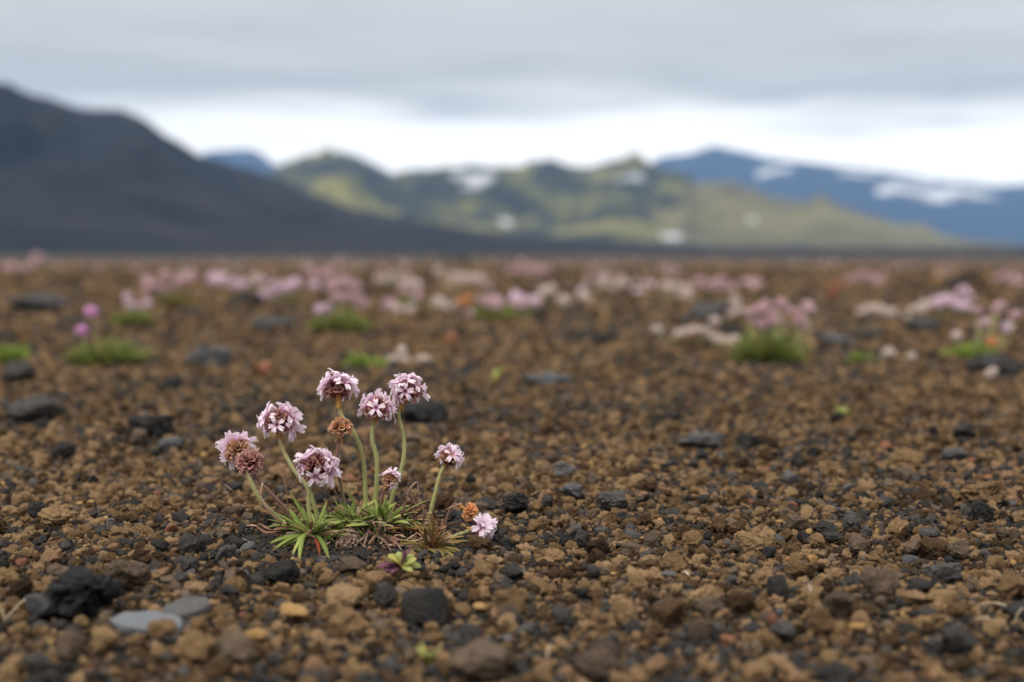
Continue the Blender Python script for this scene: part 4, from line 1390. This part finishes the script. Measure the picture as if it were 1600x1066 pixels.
def cushion_mesh(w, h, n, rr, mtl):
    """domed tuft of narrow leaves, w wide, h high"""
    mb = MB()
    for _ in range(n):
        a = rr.uniform(0, 2 * PI)
        r = math.sqrt(rr.random()) * w * 0.40
        b = Vector((r * math.cos(a), r * math.sin(a) * 0.8, -0.004))
        out = Vector((math.cos(a), math.sin(a), 0)) * (r / (w * 0.4))
        d = (out * 0.9 + Vector((rr.gauss(0, .3), rr.gauss(0, .3), rr.uniform(1.0, 1.9)))).normalized()
        L = 1.55 * h * rr.uniform(0.45, 1.15) * (1 - 0.45 * (r / (w * 0.4)) ** 2) * (0.75 + 0.5 * noise.noise((b.x / w * 3.5, b.y / w * 3.5, w * 50)) + 0.15)
        s = d.cross(Vector((rr.gauss(0, 1), rr.gauss(0, 1), 0.2))).normalized() * (0.045 * h + 0.0010)
        m_ = b + d * L * 0.55 + Vector((0, 0, 0.02 * h))
        e = b + d * L + out * (0.2 * L) - Vector((0, 0, 0.05 * L))
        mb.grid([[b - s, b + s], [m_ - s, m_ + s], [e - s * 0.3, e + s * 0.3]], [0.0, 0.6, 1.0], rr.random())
    return mb.mesh('leaf_cushion', mtl)


def clump(px, py, w, h, cush, heads, label, seed, fam='pink', r_px=11, group='thrift clumps across the plain', cat='flower plant'):
    """px,py: foot of the tuft; heads: list of photo pixels (or (n, x0, x1, y0, y1) to scatter)"""
    rr = random.Random(seed)
    p = ground(px, py)
    k = p.y / F_PX
    root = bpy.data.objects.new('thrift_plant', None); COL.objects.link(root)
    root.location = (p.x, p.y + w * k * 0.3, p.z)
    org = Vector(root.location)
    root.empty_display_size = 0.02
    tag(root, label, cat, group)
    if cush:
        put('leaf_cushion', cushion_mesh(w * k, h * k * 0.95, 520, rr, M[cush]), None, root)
    pix = []
    for hh in heads:
        if len(hh) == 5:
            n, x0, x1, y0, y1 = hh
            for i in range(n):
                pix.append((x0 + (x1 - x0) * (i + rr.uniform(0.1, 0.9)) / n, rr.uniform(y0, y1), fam))
        elif len(hh) == 3:
            pix.append(hh)
        else:
            pix.append((*hh, fam))
    for (x, y, f) in list(pix):                  # smaller neighbours behind each head
        if len(heads) < 10 and rr.random() < 0.5:
            pix.append((x + rr.gauss(0, 1.5) * r_px, y + rr.uniform(-1.3, 1.0) * r_px, f))
    for (x, y, f) in pix:
        dep = org.y + rr.uniform(-0.4, 0.4) * w * k * 0.6
        C = at(x, y, dep) - org
        C.z = max(C.z, r_px * k * 0.9)
        R = r_px * 0.74 * k * rr.uniform(0.8, 1.15)
        foot = Vector((C.x * 0.55, C.y * 0.6, 0.0))
        mb = MB()
        mb.tube(spline([foot, foot.lerp(C, 0.55) + Vector((rr.gauss(0, 1), rr.gauss(0, 1), 0)) * (0.06 * C.z), C], 6), [0.0011] * 7, 5)
        st = put('flower_stem', mb.mesh('flower_stem', M['stem']), None, root)
        me = rr.choice(HEADS[f])
        ho = put('flower_head', me, None, st, C)
        ho.scale = (R, R, R * 0.9)
        ho.rotation_euler = (rr.gauss(0, .3), rr.gauss(0, .3), rr.uniform(0, 6))
    return root


CL = [
    (155, 577, 112, 42, 'cushion', [(128, 517, 'vivid'), (142, 488, 'vivid')], 'green tuft with two vivid pink heads, left', 'vivid', 13),
    (2, 572, 40, 30, 'cushion_bright', [], 'small green tuft cut by the left edge', 'pink', 10),
    (265, 488, 64, 24, 'cushion_dull', [(9, 222, 295, 432, 466)], 'clump of pink heads over a brown tuft, far left', 'pink', 11),
    (203, 512, 50, 24, 'cushion', [(200, 476, 'lilac'), (210, 480, 'lilac')], 'small tuft with two lilac heads, left of the brown tuft', 'lilac', 10),
    (527, 524, 76, 34, 'cushion', [(500, 484, 'lilac'), (512, 482, 'lilac'), (522, 448, 'pink'), (526, 465, 'pink')], 'green tuft with lilac heads behind the tall flowers', 'lilac', 11),
    (562, 492, 40, 16, 'cushion_dull', [(553, 447), (556, 466), (562, 476), (573, 476), (568, 487)], 'column of pink heads right of the green tuft', 'pink', 12),
    (640, 488, 54, 22, 'cushion', [(648, 455, 'pink'), (654, 466, 'pink'), (646, 448, 'pink'), (607, 473)], 'green tuft with deep pink heads right of the column of pink heads', 'pink', 11),
    (692, 494, 40, 10, 'cushion_dull', [(684, 472, 'white'), (694, 477, 'white'), (700, 486, 'white'), (642, 506, 'white')], 'whitish heads low over the gravel, centre', 'white', 11),
    (762, 508, 60, 26, 'cushion', [(765, 472), (774, 478), (776, 492), (782, 496), (752, 470), (731, 492), (722, 474, 'orange')], 'clump of pink and orange heads near the middle', 'pink', 11),
    (806, 500, 36, 18, 'cushion_bright', [(806, 462, 'lilac'), (818, 468, 'lilac'), (828, 472, 'white'), (812, 478, 'pink')], 'clump of pale lilac heads right of the orange ones', 'lilac', 12),
    (858, 482, 40, 14, 'cushion_dull', [(860, 458, 'white'), (880, 470, 'white'), (876, 478, 'white'), (848, 455, 'white')], 'clump of creamy white heads right of the pale lilac ones', 'white', 11),
    (912, 478, 26, 10, 'cushion_dull', [(910, 464, 'white'), (918, 468, 'white')], 'two cream heads beside the creamy white clump', 'white', 11),
    (570, 578, 60, 22, 'cushion_bright', [], 'bright green flat tuft behind the two top flowers', 'pink', 8),
    (636, 574, 80, 8, 'cushion_dull', [(610, 562, 'white'), (620, 560, 'white'), (632, 564, 'white'), (655, 562, 'white'), (664, 562, 'white')], 'row of low faded heads behind the rightmost top flower', 'white', 10),
    (1086, 546, 130, 16, 'cushion_dull', [(1027, 516, 'white'), (1060, 522, 'white'), (1072, 518, 'white'), (1084, 516, 'white'), (1096, 517, 'white'), (1104, 520, 'white'), (1080, 526, 'orange'), (1116, 528, 'white'), (1128, 532, 'white'), (1146, 532, 'white'), (1150, 538, 'white')], 'low cushion crowned with a row of white heads', 'white', 11),
    (1210, 574, 96, 52, 'cushion', [(1172, 490), (1178, 500), (1186, 484), (1196, 476), (1206, 490), (1212, 502), (1220, 474), (1226, 484), (1222, 504), (1242, 488), (1250, 500), (1258, 512), (1262, 478), (1266, 486), (1190, 508), (1200, 502)], 'large clump of pink heads over a green tuft, right of centre', 'pink', 12),
    (1150, 512, 30, 16, 'cushion_dull', [(1149, 472, 'white'), (1152, 484, 'white'), (1143, 492, 'white'), (1119, 505, 'white')], 'cream heads left of the large pink clump', 'white', 10),
    (1350, 568, 50, 16, 'cushion_bright', [(1388, 552, 'white'), (1392, 560, 'white'), (1384, 562, 'white')], 'white head beside a yellow green tuft, right', 'white', 11),
    (1522, 566, 74, 26, 'cushion_bright', [(1584, 494, 'pink'), (1530, 508, 'pink'), (1540, 504, 'lilac'), (1526, 487), (1556, 486), (1495, 525, 'white'), (1550, 536, 'orange'), (1575, 510, 'white')], 'yellow green tuft with pink and orange heads, right edge', 'pink', 11),
    (1370, 502, 70, 8, 'cushion_dull', [(1346, 488, 'white'), (1358, 482, 'white'), (1372, 484, 'white'), (1384, 488, 'white'), (1394, 490, 'white')], 'row of cream heads right of the large pink clump', 'white', 11),
    (1418, 508, 24, 10, 'cushion_dull', [(1418, 496, 'white')], 'single cream head right of the cream row', 'white', 10),
    (1452, 500, 40, 12, 'cushion_dull', [(1438, 484, 'white'), (1446, 478, 'white'), (1462, 472, 'white'), (1466, 480, 'white')], 'four cream heads on the right side', 'white', 11),
    (1504, 500, 50, 20, 'cushion', [(6, 1482, 1516, 464, 484)], 'pink heads over a green tuft, far right', 'lilac', 11),
    (1110, 464, 40, 12, 'cushion', [(6, 1090, 1130, 438, 450)], 'rosy clump far off above the grey stone', 'pink', 11),
    (440, 478, 60, 16, 'cushion', [(8, 405, 470, 440, 470)], 'pale pink clump far off left of the green tuft', 'lilac', 10),
    (350, 462, 60, 12, 'cushion_dull', [(8, 325, 385, 434, 450)], 'pale clump far off above the dark stone', 'lilac', 10),
    (500, 448, 40, 12, 'cushion_dull', [(6, 482, 522, 420, 438)], 'pale rosy clump far off, left of centre', 'pink', 10),
    (960, 462, 60, 12, 'cushion_dull', [(7, 935, 985, 440, 452)], 'peach coloured clump far off, right of centre', 'white', 9),
    (820, 438, 60, 12, 'cushion_dull', [(8, 795, 860, 420, 430)], 'rosy drift of heads far off near the middle', 'pink', 9),
    (1165, 452, 40, 10, 'cushion_dull', [(5, 1160, 1190, 436, 446)], 'small peach clump right of the rosy clump', 'pink', 9),
    (1350, 450, 60, 10, 'cushion_dull', [(8, 1325, 1375, 430, 444)], 'pinkish drift of heads far off on the right', 'pink', 9),
    (1590, 452, 40, 10, 'cushion_dull', [(4, 1580, 1600, 436, 446)], 'rosy clump far off at the right edge', 'pink', 9),
    (1060, 478, 50, 14, 'cushion_dull', [(6, 1040, 1080, 446, 468)], 'cream and brown clump left of the grey stone', 'white', 9),
    (720, 452, 60, 12, 'cushion_dull', [(8, 690, 750, 434, 446)], 'pale drift of heads far off behind the orange ones', 'white', 9),
    (610, 452, 50, 12, 'cushion', [(6, 590, 640, 434, 446)], 'pale green clump far off behind the deep pink heads', 'white', 9),
    (30, 432, 50, 10, 'cushion_dull', [(6, 5, 55, 414, 426)], 'pale clump far off at the left edge', 'pink', 9),
    (1546, 596, 16, 8, 'cushion_dull', [(1546, 584, 'white'), (1552, 580, 'white')], 'pale tiny heads in front of the large dark rock', 'white', 8),
]
for i, c in enumerate(CL):
    clump(c[0], c[1], c[2], c[3], c[4], c[5], c[6], 300 + i, c[7], c[8])

# far drifts that read as one mass
def far_drifts():
    rr = random.Random(77)
    leafs = {'cushion_dull': MB(), 'cushion': MB()}
    mats_ = {'petal_pink': MB(), 'petal_white': MB(), 'petal': MB(), 'orange_dry': MB()}
    for _ in range(460):
        py = 402 + 78 * rr.random() ** 1.9
        px = rr.uniform(-350, 1950)
        p = ground(px, py)
        if p.y > 55 or p.y < 3.1: continue
        if noise.noise((p.x * 1.1, p.y * 0.6, 5.0)) < 0.02 or (p.y < 5 and rr.random() < 0.45): continue      # patchy stands
        near = min(1.0, 6.0 / p.y)
        w = rr.uniform(0.04, 0.15) * (1 - 0.45 * near)
        h = rr.uniform(0.02, 0.042) * (1 - 0.3 * near)
        leafm = leafs['cushion' if rr.random() < 0.4 else 'cushion_dull']
        for _ in range(60):
            a = rr.uniform(0, 6.28); r = w * 0.5 * math.sqrt(rr.random())
            b = p + Vector((r * math.cos(a), r * math.sin(a), -0.004))
            d = Vector((rr.gauss(0, .5), rr.gauss(0, .5), 1)).normalized()
            s = Vector((rr.gauss(0, 1), rr.gauss(0, 1), 0)).normalized() * 0.0024
            hh = h * rr.uniform(0.5, 1.1) * (1 - 0.4 * (2 * r / w) ** 2)
            leafm.grid([[b - s, b + s], [b + d * hh - s * .5, b + d * hh + s * .5]], [0.2, 1.0], rr.random())
        u_ = rr.random()
        fam = mats_['petal_pink' if u_ < 0.40 else 'petal_white' if u_ < 0.74 else 'petal' if u_ < 0.95 else 'orange_dry']
        for _ in range(rr.randint(2, 8)):
            a = rr.uniform(0, 6.28); r = w * 0.6 * math.sqrt(rr.random())
            c = p + Vector((r * math.cos(a), r * math.sin(a), rr.uniform(0.03, 0.085) * (1 - 0.3 * near)))
            R = rr.uniform(0.0055, 0.0092)
            rings = [[c + Vector((R * math.sin(q) * math.cos(t) * rr.uniform(.85, 1.1), R * math.sin(q) * math.sin(t), R * 0.85 * math.cos(q))) for t in [PI / 3 * k_ for k_ in range(6)]] for q in [0, PI * .3, PI * .6, PI]]
            fam.grid(rings, [0.9, 0.8, 0.5, 0.1], rr.random(), True)
            s = Vector((0.0009, 0, 0))
            f0 = Vector((p.x + (c.x - p.x) * 0.6, p.y + (c.y - p.y) * 0.6, p.z))
            leafm.grid([[f0 - s, f0 + s], [c - s, c + s]], [0.5, 0.8], 0.5)
    o = put('far_thrift', leafs['cushion_dull'].mesh('far_thrift', M['cushion_dull']))
    tag(o, 'distant drifts of thrift flowers along the plain', 'flowers', None, 'stuff')
    g = put('leaf_mass', leafs['cushion'].mesh('leaf_mass', M['cushion']), None, o)
    g['kind'] = 'stuff'
    for k, m_ in mats_.items():
        h = put('flower_mass', m_.mesh('flower_mass', M[k]), None, o)
        h['kind'] = 'stuff'


far_drifts()

# ------------------------------------------------------------------ reddish sprigs, moss, straws
def sprig(px, py, h_px, n, mtl, label, name='sprig', cat='plant', seed=1, spread=0.4, w=3.0):
    rr = random.Random(seed)
    p = ground(px, py)
    k = p.y / F_PX
    root = bpy.data.objects.new(name, None); COL.objects.link(root)
    root.location = p
    tag(root, label, cat)
    for i in range(n):
        a = rr.uniform(0, 6.28)
        L = h_px * k * rr.uniform(0.6, 1.1)
        e = Vector((math.cos(a) * spread * L, math.sin(a) * spread * L, L))
        mb = MB()
        mid = e * 0.5 + Vector((0, 0, 0.12 * L))
        path = spline([Vector((0, 0, -0.1 * L)), mid, e], 6)
        mb.tube(path, [w * k * (0.5 + 0.4 * math.sin(j * .5)) for j in range(7)], 5, 0.4, col=rr.random())
        put('leaf', mb.mesh('leaf', M[mtl]), None, root)


sprig(408, 592, 26, 6, 'sorrel', 'orange red sprig left of the tall flowers', seed=1, spread=0.6, w=4)
sprig(1302, 480, 44, 7, 'sorrel', 'reddish upright sprig right of the large pink clump', seed=2, spread=0.25, w=3)
sprig(704, 545, 24, 6, 'sorrel', 'small reddish sprig behind the flowers near the middle', seed=3, spread=0.3, w=4)
sprig(772, 598, 24, 6, 'leaf_lime', 'pale yellow sprig left of the pale flat stone', seed=4, spread=0.7, w=4)
sprig(1314, 652, 14, 9, 'leaf_lime', 'tiny yellow sprig above a small black stone', seed=5, spread=0.9, w=5)
sprig(672, 1040, 28, 16, 'leaf_lime', 'small yellow green moss tuft at the bottom', 'moss_tuft', 'moss', 6, 0.8, 3.5)
sprig(166, 984, 20, 6, 'leaf_olive', 'tiny olive red sprig beside the pale blue slab', seed=7, spread=0.5, w=3)
sprig(18, 938, 14, 6, 'leaf_red', 'tiny red sprig at the left edge by the lava rock', seed=8, spread=1.0, w=5)
sprig(815, 900, 16, 3, 'leaf_dry', 'thin dry straw sprig right of the thrift', seed=9, spread=0.4, w=1.4)


def straw(px0, py0, px1, py1, w, label, mtl='straw'):
    a, b = ground(px0, py0), ground(px1, py1)
    k = a.y / F_PX
    a = a + Vector((0, 0, 0.004)); b = b + Vector((0, 0, 0.0045))
    c = (a + b) / 2
    mb = MB()
    w *= 0.6
    mb.tube([p - c for p in spline([a, a.lerp(b, 0.5) + Vector((0, 0.0005, 0.0008)), b], 8)], [w * k * 0.5] * 9, 6, 0.6)
    tag(put('straw', mb.mesh('straw', M[mtl]), None, None, c), label, 'straw')


straw(10, 984, 48, 950, 5, 'pale straw stalk lying at the left edge')
straw(0, 968, 8, 992, 3.5, 'short yellow straw at the left edge')
straw(1524, 986, 1552, 991, 5, 'pale straw chip at the lower right')
straw(1530, 962, 1572, 966, 4, 'brownish straw by the right edge')
straw(1585, 990, 1600, 968, 3, 'thin pale straw near the lower right corner')
straw(855, 1046, 860, 1030, 7, 'pale curled bit of straw at the bottom', 'straw')
straw(1066, 912, 1076, 916, 6, 'white flake beside the rounded tan stone', 'petal_white')
straw(1262, 930, 1268, 946, 5, 'pale dry bit with a red stalk, right foreground', 'petal_white')

# ------------------------------------------------------------------ haze
hz = bpy.data.meshes.new('haze')
B, ZT, ZB = 10600.0, 1000.0, -2.5
hz.from_pydata([(-B, -B, ZB), (B, -B, ZB), (B, B, ZB), (-B, B, ZB), (-B, -B, ZT), (B, -B, ZT), (B, B, ZT), (-B, B, ZT)], [],
               [(0, 3, 2, 1), (4, 5, 6, 7), (0, 1, 5, 4), (1, 2, 6, 5), (2, 3, 7, 6), (3, 0, 4, 7)])
haze = put('haze', hz)
tag(haze, 'pale blue haze over the far hills', 'haze', None, 'stuff')
hm = bpy.data.materials.new('haze'); hm.use_nodes = True
t = NT(hm.node_tree)
out = t.n('ShaderNodeOutputMaterial')
pv = t.n('ShaderNodeVolumePrincipled')
pv.inputs['Color'].default_value = (0.40, 0.64, 1.0, 1)
pv.inputs['Density'].default_value = 5.6e-5
t.link(pv.outputs[0], out.inputs['Volume'])
hz.materials.append(hm)
